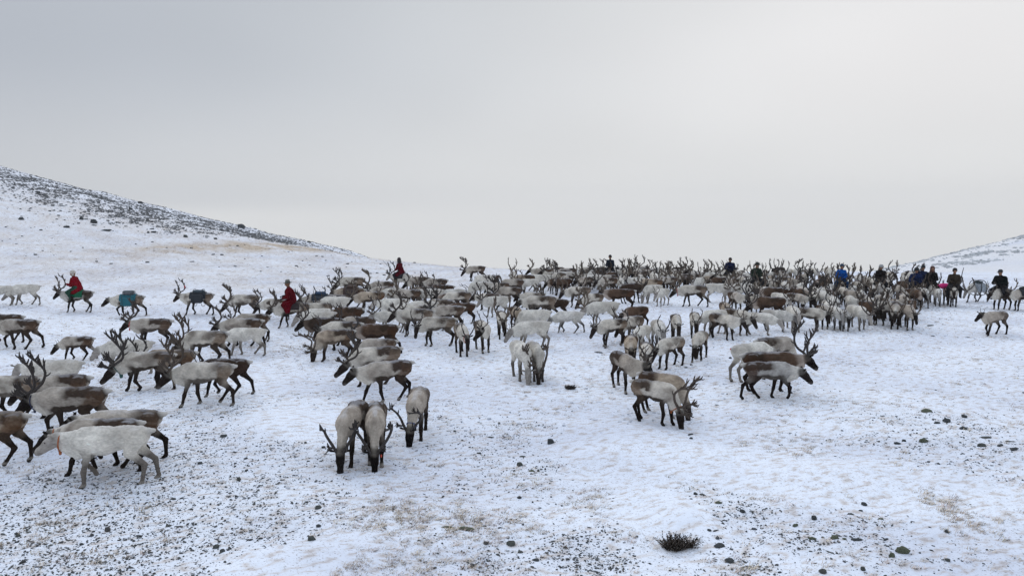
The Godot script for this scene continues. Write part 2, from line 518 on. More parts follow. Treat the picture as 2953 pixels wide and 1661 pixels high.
func deer_colors(d: Dictionary, coat: String, seed_: int) -> PackedColorArray:
	var C: Array = COATS[coat]
	var V: PackedVector3Array = d.mesh.v
	var N: PackedVector3Array = d.mesh.n
	var F: PackedFloat32Array = d.feat
	var out := PackedColorArray()
	out.resize(V.size())
	rng.seed = seed_ * 7919 + 13
	var tone := rng.randf_range(0.88, 1.08)
	var flank: Vector3 = C[0] * tone
	var neck: Vector3 = C[1] * (0.5 + 0.5 * tone)
	var thigh: Vector3 = C[2] * tone
	var leg: Vector3 = C[3] * rng.randf_range(0.55, 1.0)
	var face: Vector3 = C[4] * rng.randf_range(0.6, 1.1)
	var band: float = C[5] * rng.randf_range(0.5, 1.3)
	var belly: float = C[6] * rng.randf_range(0.7, 1.1)
	var snow: float = C[7] * rng.randf_range(0.6, 1.25)
	var from := rng.randf_range(-0.1, 0.22)
	var mottle := rng.randf_range(0.1, 0.7) if coat != "white" and coat != "whiteleg" else rng.randf_range(0.0, 0.15)
	var socks := rng.randf() < 0.45
	var dark := Vector3(0.052, 0.035, 0.026)
	if coat == "white" or coat == "whiteleg":
		dark = Vector3(0.22, 0.17, 0.13)
	var off := Vector3(seed_ * 3.7, seed_ * 1.3, 0)
	for k in V.size():
		var p := V[k]
		var n := N[k]
		var j := k * 7
		var o := p * 9.0 + off
		var a := coat_noise.get_noise_3dv(o)
		var b := coat_noise.get_noise_3d(o.x * 2.0, o.y * 5.0, o.z * 5.0)
		var c := flank * (1.0 + 0.34 * a + 0.24 * b)
		var trunk := 1.0 - F[j + 1] - F[j] * 0.8
		var mo := coat_noise.get_noise_3d(o.x * 0.55 + 31.0, o.y * 0.9, o.z * 0.9)
		c = c.lerp(dark * 1.7, mottle * smoothstep(-0.05, 0.65, mo + 0.25 * b) * trunk)
		# a dark band under the spine, widest over the rump
		var bw := band * smoothstep(from, from - 0.35, p.x) * smoothstep(0.80, 0.87, p.y + 0.09 * a + 0.04 * b) * trunk
		c = c.lerp(dark, clampf(bw * (1.6 + 1.0 * a + 0.5 * b), 0.0, 0.96))
		c = c.lerp(thigh * (1.0 + 0.2 * b), clampf(F[j + 2] * smoothstep(1.04, 0.74, p.y + 0.06 * a), 0.0, 1.0))
		c = c.lerp(neck * (1.0 + 0.12 * b + 0.1 * a), clampf(F[j] * 1.2, 0.0, 1.0))
		# the stripe along the lower flank, and a darker belly
		var st := belly * smoothstep(0.705, 0.665, p.y + 0.05 * a + 0.02 * b) * smoothstep(-0.62, -0.4, p.x) * smoothstep(0.40, 0.22, p.x) * trunk
		c = c.lerp(dark * 0.8, clampf(st, 0.0, 0.92))
		c = c.lerp(Vector3(0.62, 0.59, 0.54), F[j + 4] * 0.9)
		c = c.lerp(Vector3(0.60, 0.57, 0.52), 0.7 * smoothstep(-0.70, -0.78, p.x) * smoothstep(0.64, 0.8, p.y))
		c = c.lerp(leg * (1.0 + 0.25 * b), clampf(F[j + 3] * 1.15, 0.0, 1.0))
		if socks:
			c = c.lerp(Vector3(0.34, 0.31, 0.27), 0.7 * smoothstep(0.03, 0.05, p.y) * smoothstep(0.12, 0.08, p.y) * F[j + 3])
		if p.y < 0.045:
			c = c.lerp(Vector3(0.03, 0.027, 0.025), 0.8 * F[j + 3])
		var hf := F[j + 1]
		if hf > 0.02:
			var fc := face * (1.0 + 0.3 * b)
			fc = fc.lerp(neck * 0.45, 0.35 * smoothstep(0.22, 0.02, F[j + 6]) * (1.0 - F[j + 5]))
			fc = fc.lerp(Vector3(0.20, 0.18, 0.165), 0.35 * smoothstep(0.86, 0.97, F[j + 6]) * smoothstep(0.2, -0.4, n.y))
			c = c.lerp(fc, clampf(hf * 1.3, 0.0, 1.0))
		# powder lying on the back
		var sn := snow * smoothstep(0.74, 0.98, n.y + 0.22 * a + 0.12 * b) * (1.0 - F[j + 3]) * (1.0 - 0.6 * hf)
		c = c.lerp(Vector3(0.50, 0.505, 0.53).lerp(c * 1.1, 0.25), clampf(sn, 0.0, 0.8))
		out[k] = Color(c.x, c.y, c.z)
	return out

# ---------------------------------------------------------------- antlers (x forward, y up, z outward)
func antler(kind: String, variant: int, side: float) -> ArrayMesh:
	var key := "%s%d%d" % [kind, variant, int(side)]
	if antler_cache.has(key):
		return antler_cache[key]
	rng.seed = hash(kind) + variant * 101 + 5 + (31 if side > 0.0 else 0)
	var V := PackedVector3Array(); var N := PackedVector3Array(); var I := PackedInt32Array()
	var size: float = {"s": 0.26, "m": 0.52, "b": 0.66, "h": 0.80}[kind]
	var spread := rng.randf_range(0.8, 1.35)
	var lean := rng.randf_range(-0.10, 0.12)
	var keys := []
	for k in [Vector3(0, 0, 0.035), Vector3(-0.10, 0.16, 0.14), Vector3(-0.24, 0.38, 0.27), Vector3(-0.28 + lean, 0.62, 0.36), Vector3(-0.16 + lean * 2.0, 0.85, 0.37), Vector3(0.02 + lean * 2.5, 0.99, 0.31)]:
		keys.append(Vector3(k.x, k.y, k.z * spread) * size + Vector3(rng.randf_range(-1, 1), rng.randf_range(-1, 1), rng.randf_range(-1, 1)) * 0.03 * size)
	keys[0] = Vector3(0, -0.02, 0.035)
	var thick: float = {"s": 0.012, "m": 0.022, "b": 0.033, "h": 0.038}[kind]
	var line := smooth_line(keys, 9 if kind == "s" else 14)
	var radii := []
	for k in line.size():
		radii.append(thick * lerpf(1.0, 0.55, float(k) / (line.size() - 1)))
	tube(V, N, I, line, radii, 5)
	if kind != "s":
		var L := line.size() - 1
		var brow := kind == "h" or variant % 2 == 0
		# brow tine: a flat fork over the face
		if brow:
			fork(V, N, I, line[1], Vector3(1.0, 0.28, 0.05 * side * 0.0), 0.34 * size, thick * 0.75, 4 if kind == "h" else 3, 0.7, Vector3(0, 1, 0))
		# bez tine, forward and up from the lower beam
		fork(V, N, I, line[int(L * 0.24)], Vector3(0.86, 0.62, 0.30), 0.40 * size, thick * 0.75, 5 if kind == "h" else (4 if kind == "b" else 2), 0.9, Vector3(-0.3, 1, 0.2))
		# back tine
		tine(V, N, I, line[int(L * 0.55)], Vector3(-0.8, 0.6, 0.15), 0.17 * size, thick * 0.5)
		# crown
		var crown := {"m": 3, "b": 6, "h": 8}
		var count: int = crown[kind]
		for t in count:
			var u := lerpf(0.62, 0.97, float(t) / maxi(count - 1, 1))
			var at: Vector3 = line[int(L * u)]
			var dir := Vector3(rng.randf_range(-0.35, 0.75), rng.randf_range(0.7, 1.1), rng.randf_range(-0.55, 0.45))
			if t == count - 1:
				dir = Vector3(0.8, 0.7, -0.2)
			var ln := size * rng.randf_range(0.16, 0.30)
			if kind == "h" and t % 2 == 1 or kind == "b" and t == 3:
				fork(V, N, I, at, dir, ln * 1.1, thick * 0.62, 2, 0.8, Vector3(0.2, 1, -0.2))
			else:
				tine(V, N, I, at, dir, ln, thick * 0.6)
	if side < 0.0:
		for k in V.size():
			V[k].z = -V[k].z
			N[k].z = -N[k].z
		for k in range(0, I.size(), 3):
			var t := I[k]
			I[k] = I[k + 1]
			I[k + 1] = t
	antler_cache[key] = make_mesh(V, N, I)
	return antler_cache[key]

func tine(V: PackedVector3Array, N: PackedVector3Array, I: PackedInt32Array, at: Vector3, dir: Vector3, length: float, r: float, curl := Vector3(0, 0.35, 0)) -> void:
	var d := dir.normalized()
	tube(V, N, I, [at, at + d * length * 0.45, at + (d + curl * 0.4).normalized() * length * 0.8, at + (d + curl).normalized() * length], [r, r * 0.9, r * 0.65, r * 0.25], 5)

func fork(V: PackedVector3Array, N: PackedVector3Array, I: PackedInt32Array, at: Vector3, dir: Vector3, length: float, r: float, points: int, fan: float, plane: Vector3) -> void:
	var d := dir.normalized()
	var mid := at + d * length * 0.55
	tube(V, N, I, [at, at + d * length * 0.3 - plane * 0.01, mid], [r, r * 0.9, r * 1.15], 5)
	var up := (plane - d * plane.dot(d)).normalized()
	for k in points:
		var w := lerpf(-fan, fan, (k + 0.5) / points) + rng.randf_range(-0.1, 0.1)
		tine(V, N, I, mid, d * cos(w) + up * sin(w) + Vector3(0, 0, rng.randf_range(-0.2, 0.2)), length * rng.randf_range(0.42, 0.62), r * 0.75)

var antler_mats := []

func deer(row: Array, label: String, group: String, extra: Dictionary) -> Node3D:
	# row: x, z, turn, scale, seed ; pose, coat, antler kind, fine
	var seed_: int = row[4]
	var d := deer_body(pose_key(row), row[8])
	var o := thing("reindeer", label, "reindeer", group)
	o.position = Vector3(row[0], ground_y(row[0], row[1]) - 0.02, row[1])
	o.rotation.y = row[2]
	rng.seed = seed_ * 53 + 1
	var stout := rng.randf_range(0.95, 1.07)
	o.scale = Vector3(rng.randf_range(0.95, 1.05), 1.0, stout) * float(row[3])
	var body := part("body", make_mesh(d.mesh.v, d.mesh.n, d.mesh.i, deer_colors(d, row[6], seed_)), coat_material(), o)
	var kind: String = row[7]
	if kind != "n":
		rng.seed = seed_ * 31 + 7
		var variant := rng.randi() % 4
		var mat: Material = antler_mats[rng.randi() % (3 if row[8] else 4)]
		var grow := rng.randf_range(0.88, 1.1)
		for s in [-1.0, 1.0]:
			var a := part("antler", antler(kind, variant, s), mat, o)
			a.transform = Transform3D((d.frame as Basis).scaled_local(Vector3.ONE * grow), d.poll)
	if row[8]:
		for s in [-1.0, 1.0]:
			var e := part("eye", eye_mesh, paint(0.012, 0.010, 0.010, 0.25), o)
			e.position = d.eye + d.hl * (0.068 * s)
	if extra.has("collar"):
		var col: Array = {"red": [0.42, 0.03, 0.025], "orange": [0.36, 0.11, 0.035], "green": [0.03, 0.09, 0.08], "navy": [0.02, 0.025, 0.06], "blue": [0.02, 0.06, 0.22], "rope": [0.16, 0.13, 0.10]}[extra.collar]
		var ring := []
		var rad := []
		var u: Vector3 = (d.neck_side as Vector3).cross(d.neck_dir)
		for k in 15:
			var w := TAU * k / 14.0
			ring.append(d.neck_at + u * (cos(w) * 0.150 - 0.035) + d.neck_side * (sin(w) * 0.100))
			rad.append(0.011)
		var cl := part("collar", tube_mesh(ring, rad, 6), paint(col[0], col[1], col[2], 0.8), o)
		var tg := part("tag", pillow(Vector3(0.05, 0.10, 0.03), 0.7, 0.0, 1, 6, 10), paint(col[0], col[1], col[2], 0.8), cl)
		tg.position = d.neck_at - u * 0.21
		if extra.collar == "green":
			tg.scale = Vector3(1.8, 1.8, 1.6)
	if extra.has("eartag"):
		var at: Vector3 = d.poll - d.hl * 0.13 + d.hd * 0.02
		if extra.eartag == "tail":
			at = Vector3(-0.79, 0.93, 0)
		var et := part("ear_tag" if extra.eartag != "tail" else "tail_tag", pillow(Vector3(0.06, 0.05, 0.03), 0.6, 0.0, 1, 6, 10), paint(0.5, 0.06, 0.03, 0.7), o)
		et.position = at
	if extra.has("tassel"):
		var ts := part("tassel", pillow(Vector3(0.07, 0.16, 0.07), 0.9, 0.2, 3, 8, 10), paint(0.45, 0.02, 0.03, 0.9), o)
		ts.position = d.poll + (d.frame as Basis) * Vector3(-0.14, 0.36, 0.2)
	return o

var eye_mesh: ArrayMesh

# ---------------------------------------------------------------- people
var face_mesh: Dictionary
var hand_mesh: Dictionary

func cloth_material() -> StandardMaterial3D:
	if not mats.has("cloth"):
		var m: StandardMaterial3D = tinted(0.92).duplicate()
		m.uv1_triplanar = true
		m.uv1_scale = Vector3(1.6, 0.9, 1.6)
		m.heightmap_enabled = true
		m.heightmap_scale = 5.0
		m.heightmap_texture = noise_map(FastNoiseLite.TYPE_SIMPLEX_SMOOTH, 0.012, 3, [0.0, 1.0], [Color.BLACK, Color.WHITE], 512, 41)
		mats["cloth"] = m
	return mats["cloth"]

func build_head_and_hand() -> void:
	var Z := Vector3(0, 0, 1)
	var B := [
		bone(Vector3(-0.015, 0.135, 0), Vector3(0.02, 0.13, 0), 0.092, 0.088, 0.03, 0, 0, 0, Z, 0.82),
		bone(Vector3(0.035, 0.07, 0), Vector3(0.05, 0.045, 0), 0.062, 0.045, 0.04, 0, 0, 0, Z, 0.9),
		bone(Vector3(0.0, 0.06, 0), Vector3(-0.01, -0.08, 0), 0.055, 0.062, 0.03),
		bone(Vector3(0.100, 0.125, 0), Vector3(0.118, 0.088, 0), 0.010, 0.015, 0.015),
		bone(Vector3(0.082, 0.145, -0.04), Vector3(0.082, 0.145, 0.04), 0.016, 0.016, 0.02),
		bone(Vector3(0.090, 0.052, -0.02), Vector3(0.090, 0.052, 0.02), 0.012, 0.012, 0.012),
	]
	for s in [-1.0, 1.0]:
		B.append(bone(Vector3(-0.01, 0.125, 0.078 * s), Vector3(-0.012, 0.095, 0.082 * s), 0.022, 0.014, 0.01, 0, 0, 0, Vector3(1, 0, 0), 0.7))
	face_mesh = skin(B, 0.009)
	B = [bone(Vector3(0, 0, 0), Vector3(0.075, 0, 0), 0.030, 0.038, 0.02, 0, 0, 0, Vector3(0, 1, 0), 0.5)]
	for f in 4:
		var z := -0.030 + 0.020 * f
		var ln: float = [0.060, 0.074, 0.070, 0.054][f]
		var a := Vector3(0.085, 0.004, z)
		var b := a + Vector3(ln * 0.45, -0.012, 0)
		var c := b + Vector3(ln * 0.18, -ln * 0.35, 0)
		B.append_array([bone(a, b, 0.0105, 0.0095, 0.006), bone(b, c, 0.0095, 0.0085, 0.004), bone(c, c + Vector3(-ln * 0.22, -ln * 0.12, 0), 0.0085, 0.007, 0.004)])
	B.append_array([bone(Vector3(0.02, -0.004, -0.026), Vector3(0.055, -0.018, -0.056), 0.014, 0.011, 0.01), bone(Vector3(0.055, -0.018, -0.056), Vector3(0.085, -0.034, -0.050), 0.0105, 0.008, 0.005)])
	hand_mesh = skin(B, 0.0042)

func person(label: String, at: Transform3D, C: Dictionary) -> Node3D:
	# seated astride: origin on the seat, +x forward
	var o := thing("person", label, "person", "riders travelling with the herd")
	o.transform = at
	var Z := Vector3(0, 0, 1)
	var bulk: float = C.get("bulk", 1.0)
	var bow: float = C.get("bow", 0.05)
	var B := []
	var chest := Vector3(0.02 + bow, 0.40, 0)
	B.append(bone(Vector3(-0.02, 0.07, 0), Vector3(0.0, 0.22, 0), 0.165 * bulk, 0.150 * bulk, 0.06, 0, 0, 0, Z, 1.15))
	B.append(bone(Vector3(0.0, 0.22, 0), chest, 0.150 * bulk, 0.158 * bulk, 0.06, 0, 0, 0, Z, 1.2))
	B.append(bone(chest + Vector3(0, 0.09, -0.10), chest + Vector3(0, 0.09, 0.10), 0.085 * bulk, 0.085 * bulk, 0.06))
	B.append(bone(chest + Vector3(0.0, 0.10, 0), chest + Vector3(0.02, 0.20, 0), 0.085, 0.068, 0.04))
	var hands := []
	for s in [-1.0, 1.0]:
		var hip := Vector3(0.0, 0.05, 0.10 * s)
		var knee := Vector3(0.30, -0.10, 0.275 * s)
		var ankle := Vector3(0.14, -0.47, 0.29 * s)
		B.append(bone(hip, knee, 0.125 * bulk, 0.085 * bulk, 0.06, 1 if not C.has("robe") else 0))
		B.append(bone(knee, ankle, 0.078, 0.055, 0.03, 1 if not (C.has("robe")) else 0))
		B.append(bone(ankle + Vector3(0, 0.14, 0), ankle, 0.068, 0.060, 0.02, 2))
		B.append(bone(ankle + Vector3(-0.02, -0.03, 0), ankle + Vector3(0.15, -0.06, 0.01 * s), 0.052, 0.042, 0.02, 2))
		if C.has("robe"):
			B.append(bone(Vector3(0.05, 0.02, 0.14 * s), Vector3(0.14, -0.34, 0.30 * s), 0.13, 0.10, 0.06, 0, 0, 0, Z, 0.7))
		var sh := chest + Vector3(0, 0.10, 0.168 * s * bulk)
		var elbow := chest + Vector3(0.06, -0.17, 0.240 * s * bulk)
		var wrist := Vector3(0.34, 0.19 + 0.03 * s, 0.10 * s)
		if C.has("rein_out") and s < 0.0:
			wrist = Vector3(0.44, 0.26, 0.02)
		B.append(bone(sh, elbow, 0.082 * bulk, 0.066 * bulk, 0.05))
		B.append(bone(elbow, wrist, 0.064 * bulk, 0.046, 0.03))
		hands.append([wrist, (wrist - elbow).normalized(), s])
	if C.has("skirt"):
		for s in [-1.0, 1.0]:
			B.append(bone(Vector3(-0.08, 0.04, 0.08 * s), Vector3(0.10, -0.10, 0.22 * s), 0.15, 0.11, 0.06, 0, 0, 0, Z, 0.8))
	var g := skin(B, 0.020)
	var V: PackedVector3Array = g.v
	var N: PackedVector3Array = g.n
	var I: PackedInt32Array = g.i
	var col := PackedColorArray()
	var coat: Vector3 = C.coat
	var legs: Vector3 = C.get("legs", Vector3(0.025, 0.025, 0.028))
	var sash: Vector3 = C.get("sash", coat)
	for k in V.size():
		var best := 1e9
		var which := 0
		for bn in B:
			var a: Vector3 = bn[0]
			var ab: Vector3 = bn[1] - a
			var t := clampf((V[k] - a).dot(ab) / ab.length_squared(), 0.0, 1.0)
			var dd: float = (V[k] - a - ab * t).length() - lerpf(bn[2], bn[3], t)
			if dd < best:
				best = dd
				which = bn[7]
		var c: Vector3 = coat if which == 0 else (legs if which == 1 else Vector3(0.02, 0.017, 0.015))
		if which == 0 and absf(V[k].y - 0.16) < 0.035 and absf(V[k].z) < 0.22 and V[k].x < 0.25:
			c = sash
		if which == 0 and C.has("trim") and V[k].y < 0.1:
			c = C.trim
		var w := 1.0 + 0.35 * coat_noise.get_noise_3d(V[k].x * 9.0, V[k].y * 3.0, V[k].z * 9.0 + coat.x * 90.0)
		col.append(Color(c.x * w, c.y * w, c.z * w))
	var skin_c := Vector3(0.30, 0.17, 0.11)
	var top := Transform3D(Basis(Vector3.UP, deg_to_rad(C.get("look", 0.0))) * Basis(Z, deg_to_rad(-12.0)), chest + Vector3(0.03, 0.235, 0))
	var base := V.size()
	for k in face_mesh.v.size():
		var p: Vector3 = face_mesh.v[k]
		var c := skin_c * (0.9 + 0.2 * smoothstep(0.0, 0.1, p.x))
		for s in [-1.0, 1.0]:
			if p.distance_to(Vector3(0.088, 0.125, 0.034 * s)) < 0.015:
				c = Vector3(0.03, 0.02, 0.018)
		if p.distance_to(Vector3(0.10, 0.062, 0.0)) < 0.02 and absf(p.y - 0.062) < 0.006:
			c = Vector3(0.16, 0.06, 0.05)
		V.append(top * p)
		N.append(top.basis * (face_mesh.n[k] as Vector3))
		col.append(Color(c.x, c.y, c.z))
	for k in face_mesh.i:
		I.append(k + base)
	var glove: Vector3 = C.get("glove", Vector3(0.03, 0.026, 0.024))
	for hd in hands:
		base = V.size()
		var x: Vector3 = hd[1]
		var z: Vector3 = x.cross(Vector3.UP).normalized()
		var hb := Basis(x, z.cross(x), z)
		var mir: float = hd[2]
		for k in hand_mesh.v.size():
			var p: Vector3 = hand_mesh.v[k]
			var n: Vector3 = hand_mesh.n[k]
			V.append(hd[0] + hb * Vector3(p.x, p.y, p.z * mir))
			N.append(hb * Vector3(n.x, n.y, n.z * mir))
			col.append(Color(glove.x, glove.y, glove.z))
		for k in range(0, hand_mesh.i.size(), 3):
			var q: PackedInt32Array = hand_mesh.i
			if mir > 0.0:
				I.append_array(PackedInt32Array([q[k] + base, q[k + 1] + base, q[k + 2] + base]))
			else:
				I.append_array(PackedInt32Array([q[k] + base, q[k + 2] + base, q[k + 1] + base]))
	part("body", make_mesh(V, N, I, col), cloth_material(), o)
	var hc: Array = C.hat_color
	var hm := paint(hc[0], hc[1], hc[2], 0.95, 0.3)
	var hat: MeshInstance3D
	match C.hat:
		"fur":
			hat = part("hat", lathe([Vector2(0.0, 0.125), Vector2(0.06, 0.12), Vector2(0.10, 0.085), Vector2(0.112, 0.04), Vector2(0.122, 0.025), Vector2(0.128, 0.0), Vector2(0.12, -0.03), Vector2(0.105, -0.035), Vector2(0.095, 0.0)]), hm, o)
			for s in [-1.0, 1.0]:
				var ef := part("ear_flap", pillow(Vector3(0.10, 0.13, 0.045), 0.8, 0.15, 2, 8, 10), hm, hat)
				ef.position = Vector3(-0.02, -0.075, 0.095 * s)
		"brim":
			hat = part("hat", lathe([Vector2(0.0, 0.135), Vector2(0.05, 0.138), Vector2(0.082, 0.125), Vector2(0.098, 0.06), Vector2(0.104, 0.012), Vector2(0.15, 0.004), Vector2(0.185, 0.016), Vector2(0.19, 0.010), Vector2(0.15, -0.006), Vector2(0.10, -0.004)]), hm, o)
			var bd := part("hat_band", lathe([Vector2(0.1035, 0.012), Vector2(0.108, 0.014), Vector2(0.107, 0.04), Vector2(0.1015, 0.042)]), paint(0.02, 0.02, 0.02), hat)
			bd.position.y = 0.001
		"cap":
			hat = part("hat", lathe([Vector2(0.0, 0.115), Vector2(0.06, 0.108), Vector2(0.095, 0.07), Vector2(0.106, 0.02), Vector2(0.104, -0.012), Vector2(0.095, -0.010)]), hm, o)
			var pk := part("visor", pillow(Vector3(0.15, 0.016, 0.17), 0.7, 0.0, 1, 8, 14), hm, hat)
			pk.position = Vector3(0.125, -0.004, 0)
			pk.rotation.z = -0.18
		"hood":
			hat = part("hood", lathe([Vector2(0.0, 0.125), Vector2(0.06, 0.118), Vector2(0.105, 0.07), Vector2(0.122, 0.0), Vector2(0.120, -0.07), Vector2(0.125, -0.14), Vector2(0.150, -0.19), Vector2(0.14, -0.20)], 16, Vector3(0.92, 1, 0.95)), hm, o)
		_:
			hat = part("hat", lathe([Vector2(0.0, 0.130), Vector2(0.05, 0.122), Vector2(0.092, 0.08), Vector2(0.107, 0.02), Vector2(0.111, -0.01), Vector2(0.108, -0.035), Vector2(0.098, -0.035)]), hm, o)
	hat.transform = top * Transform3D(Basis(Z, 0.12), Vector3(-0.012 if C.hat != "hood" else -0.035, 0.155, 0))
	return o

# ---------------------------------------------------------------- harness and loads
func drape(x0: float, x1: float, reach: float, lift: float) -> ArrayMesh:
	# a thick cloth over the back, following the barrel, hanging straight below it
	var st := SurfaceTool.new()
	st.begin(Mesh.PRIMITIVE_TRIANGLES)
	var cols := 22
	var rows := 9
	for layer in 2:
		var off := lift + (0.022 if layer == 0 else 0.0)
		for r in rows:
			var x := lerpf(x0, x1, float(r) / (rows - 1))
			for k in cols:
				var w := lerpf(-reach, reach, float(k) / (cols - 1))
				var a := clampf(w, -1.5, 1.5)
				var wave := 0.010 * sin(x * 31.0 + w * 2.0) * smoothstep(0.8, 2.0, absf(w))
				var p := Vector3(x, 0.80 + cos(a) * (0.236 + off), sin(a) * (0.205 + off + wave))
				if absf(w) > 1.5:
					p.y -= (absf(w) - 1.5) * 0.23
					p.z += signf(w) * 0.01
				st.add_vertex(p)
	var n := cols * rows
	for r in rows - 1:
		for k in cols - 1:
			var a := r * cols + k
			for t in [a, a + 1, a + cols, a + 1, a + cols + 1, a + cols]:
				st.add_index(t)
			for t in [a + n, a + n + cols, a + n + 1, a + n + 1, a + n + cols, a + n + cols + 1]:
				st.add_index(t)
	for r in rows - 1:
		for e in [0, cols - 1]:
			var a: int = r * cols + e
			var f: Array = [a, a + cols, a + n, a + cols, a + cols + n, a + n] if e == 0 else [a, a + n, a + cols, a + cols, a + n, a + cols + n]
			for t in f: st.add_index(t)
	for k in cols - 1:
		for e in [0, rows - 1]:
			var a: int = e * cols + k
			var f: Array = [a, a + n, a + 1, a + 1, a + n, a + 1 + n] if e == 0 else [a, a + 1, a + n, a + 1, a + 1 + n, a + n]
			for t in f: st.add_index(t)
	st.generate_normals()
	return st.commit()

func saddle(mount: Node3D, label: String, c: Vector3, reach := 1.75) -> void:
	var o := thing("saddle_blanket", label, "saddle blanket", "saddle blankets under the riders")
	o.transform = mount.transform
	part("cloth", drape(-0.30, 0.20, reach, 0.012), paint(c.x, c.y, c.z, 0.95, 0.2), o)
	var s := part("seat", pillow(Vector3(0.42, 0.10, 0.30), 0.7, 0.1, 4), paint(0.05, 0.032, 0.022, 0.7), o)
	s.position = Vector3(-0.04, 1.06, 0)
	var girth := []
	var rad := []
	for k in 21:
		var w := TAU * k / 20.0
		girth.append(Vector3(0.12, 0.80 + cos(w) * 0.250, sin(w) * 0.205))
		rad.append(0.011)
	part("girth", tube_mesh(girth, rad, 5), paint(0.04, 0.03, 0.025, 0.8), o)

func pack(mount: Node3D, label: String, kind: String) -> void:
	var o := thing("pack_load", label, "pack load", "loads on the pack reindeer")
	o.transform = mount.transform
	var P := [Vector3.ZERO, Vector3.ZERO, Vector3.ZERO]
	match kind:
		"teal": P = [Vector3(0.012, 0.105, 0.135), Vector3(0.010, 0.12, 0.155), Vector3(0.09, 0.10, 0.11)]
		"black": P = [Vector3(0.018, 0.022, 0.028), Vector3(0.02, 0.024, 0.03), Vector3(0.06, 0.08, 0.095)]
		"navy": P = [Vector3(0.02, 0.028, 0.038), Vector3(0.022, 0.032, 0.045), Vector3(0.02, 0.055, 0.12)]
		"rug": P = [Vector3(0.065, 0.04, 0.033), Vector3(0.05, 0.034, 0.03), Vector3(0.08, 0.05, 0.04)]
		"grey": P = [Vector3(0.26, 0.28, 0.30), Vector3(0.28, 0.31, 0.34), Vector3(0.04, 0.06, 0.065)]
		"dark": P = [Vector3(0.02, 0.024, 0.026), Vector3(0.02, 0.022, 0.024), Vector3(0.03, 0.035, 0.035)]
	part("blanket", drape(-0.42, 0.26, 2.2 if kind == "rug" else 1.7, 0.012), paint(P[0].x, P[0].y, P[0].z, 0.95, 0.2), o)
	for s in [-1.0, 1.0]:
		var b := part("bag", pillow(Vector3(0.54, 0.40, 0.15) if kind != "rug" else Vector3(0.5, 0.36, 0.12), 0.55, 0.14, 3 + int(s)), paint(P[1].x, P[1].y, P[1].z, 0.8), o)
		b.position = Vector3(-0.08, 0.78 - (0.04 if kind == "teal" else 0.0), 0.275 * s)
		b.rotation.x = -0.16 * s
	var top := part("bundle", pillow(Vector3(0.50, 0.15, 0.32), 0.7, 0.3, 9), paint(P[2].x, P[2].y, P[2].z, 0.9), o)
	top.position = Vector3(-0.10, 1.085, 0)
	if kind == "teal":
		var bx := part("box", pillow(Vector3(0.42, 0.14, 0.30), 0.35, 0.05, 6), paint(0.34, 0.31, 0.25, 0.9), o)
		bx.position = Vector3(-0.04, 0.97, 0.20)
		var rl := part("rolled_mat", pillow(Vector3(0.50, 0.13, 0.16), 0.6, 0.15, 8), paint(0.14, 0.16, 0.17, 0.9), o)
		rl.position = Vector3(-0.08, 1.165, 0.03)
	if kind == "rug":
		var sk := part("sack", pillow(Vector3(0.34, 0.42, 0.22), 0.8, 0.25, 5), paint(0.62, 0.64, 0.68, 0.9), o)
		sk.position = Vector3(-0.44, 0.88, 0.20)
	for x in [-0.28, 0.08]:
		var loop := []
		var rad := []
		for k in 23:
			var w := TAU * k / 22.0
			loop.append(Vector3(x, 0.80 + signf(cos(w)) * pow(absf(cos(w)), 0.8) * 0.395, signf(sin(w)) * pow(absf(sin(w)), 0.7) * 0.41))
			rad.append(0.010 if kind != "grey" else 0.022)
		part("strap", tube_mesh(loop, rad, 5), paint(0.03, 0.03, 0.03, 0.8), o)

func rope(label: String, a: Vector3, b: Vector3, sag: float) -> void:
	var pts := []
	var rad := []
	for k in 11:
		var t := k / 10.0
		pts.append(a.lerp(b, t) - Vector3(0, sag * 4.0 * t * (1.0 - t), 0))
		rad.append(0.009)
	var o := MeshInstance3D.new()
	o.name = numbered("lead_rope")
	o.mesh = tube_mesh(pts, rad, 5)
	o.material_override = paint(0.10, 0.085, 0.07, 0.9)
	add_child(o, true)
	tag(o, label, "rope", "lead ropes and reins")

# ---------------------------------------------------------------- stones, grass and shrubs
func stone_mesh(seed_: int, squash: Vector3) -> ArrayMesh:
	rng.seed = seed_ * 271 + 3
	var st := SurfaceTool.new()
	st.begin(Mesh.PRIMITIVE_TRIANGLES)
	st.set_smooth_group(-1)
	var pts := PackedVector3Array()
	var rows := 4
	var cols := 7
	for r in rows + 1:
		var a := PI * (float(r) / rows - 0.5)
		for j in cols:
			var w := TAU * (j + 0.5 * (r % 2)) / cols
			var p := Vector3(cos(a) * cos(w), sin(a), cos(a) * sin(w))
			var e := rng.randf_range(0.72, 1.12) if r > 0 and r < rows else 0.9
			p = p * e
			p.y = clampf(p.y, -0.75, rng.randf_range(0.6, 0.85))
			pts.append(p * squash)
	for r in rows:
		for j in cols:
			var a := r * cols + j
			var b := r * cols + (j + 1) % cols
			var f := [a, b, a + cols, b, b + cols, a + cols] if r % 2 == 0 else [a, b, b + cols, a, b + cols, a + cols]
			for t in f:
				st.add_vertex(pts[t])
	st.generate_normals()
	return st.commit()

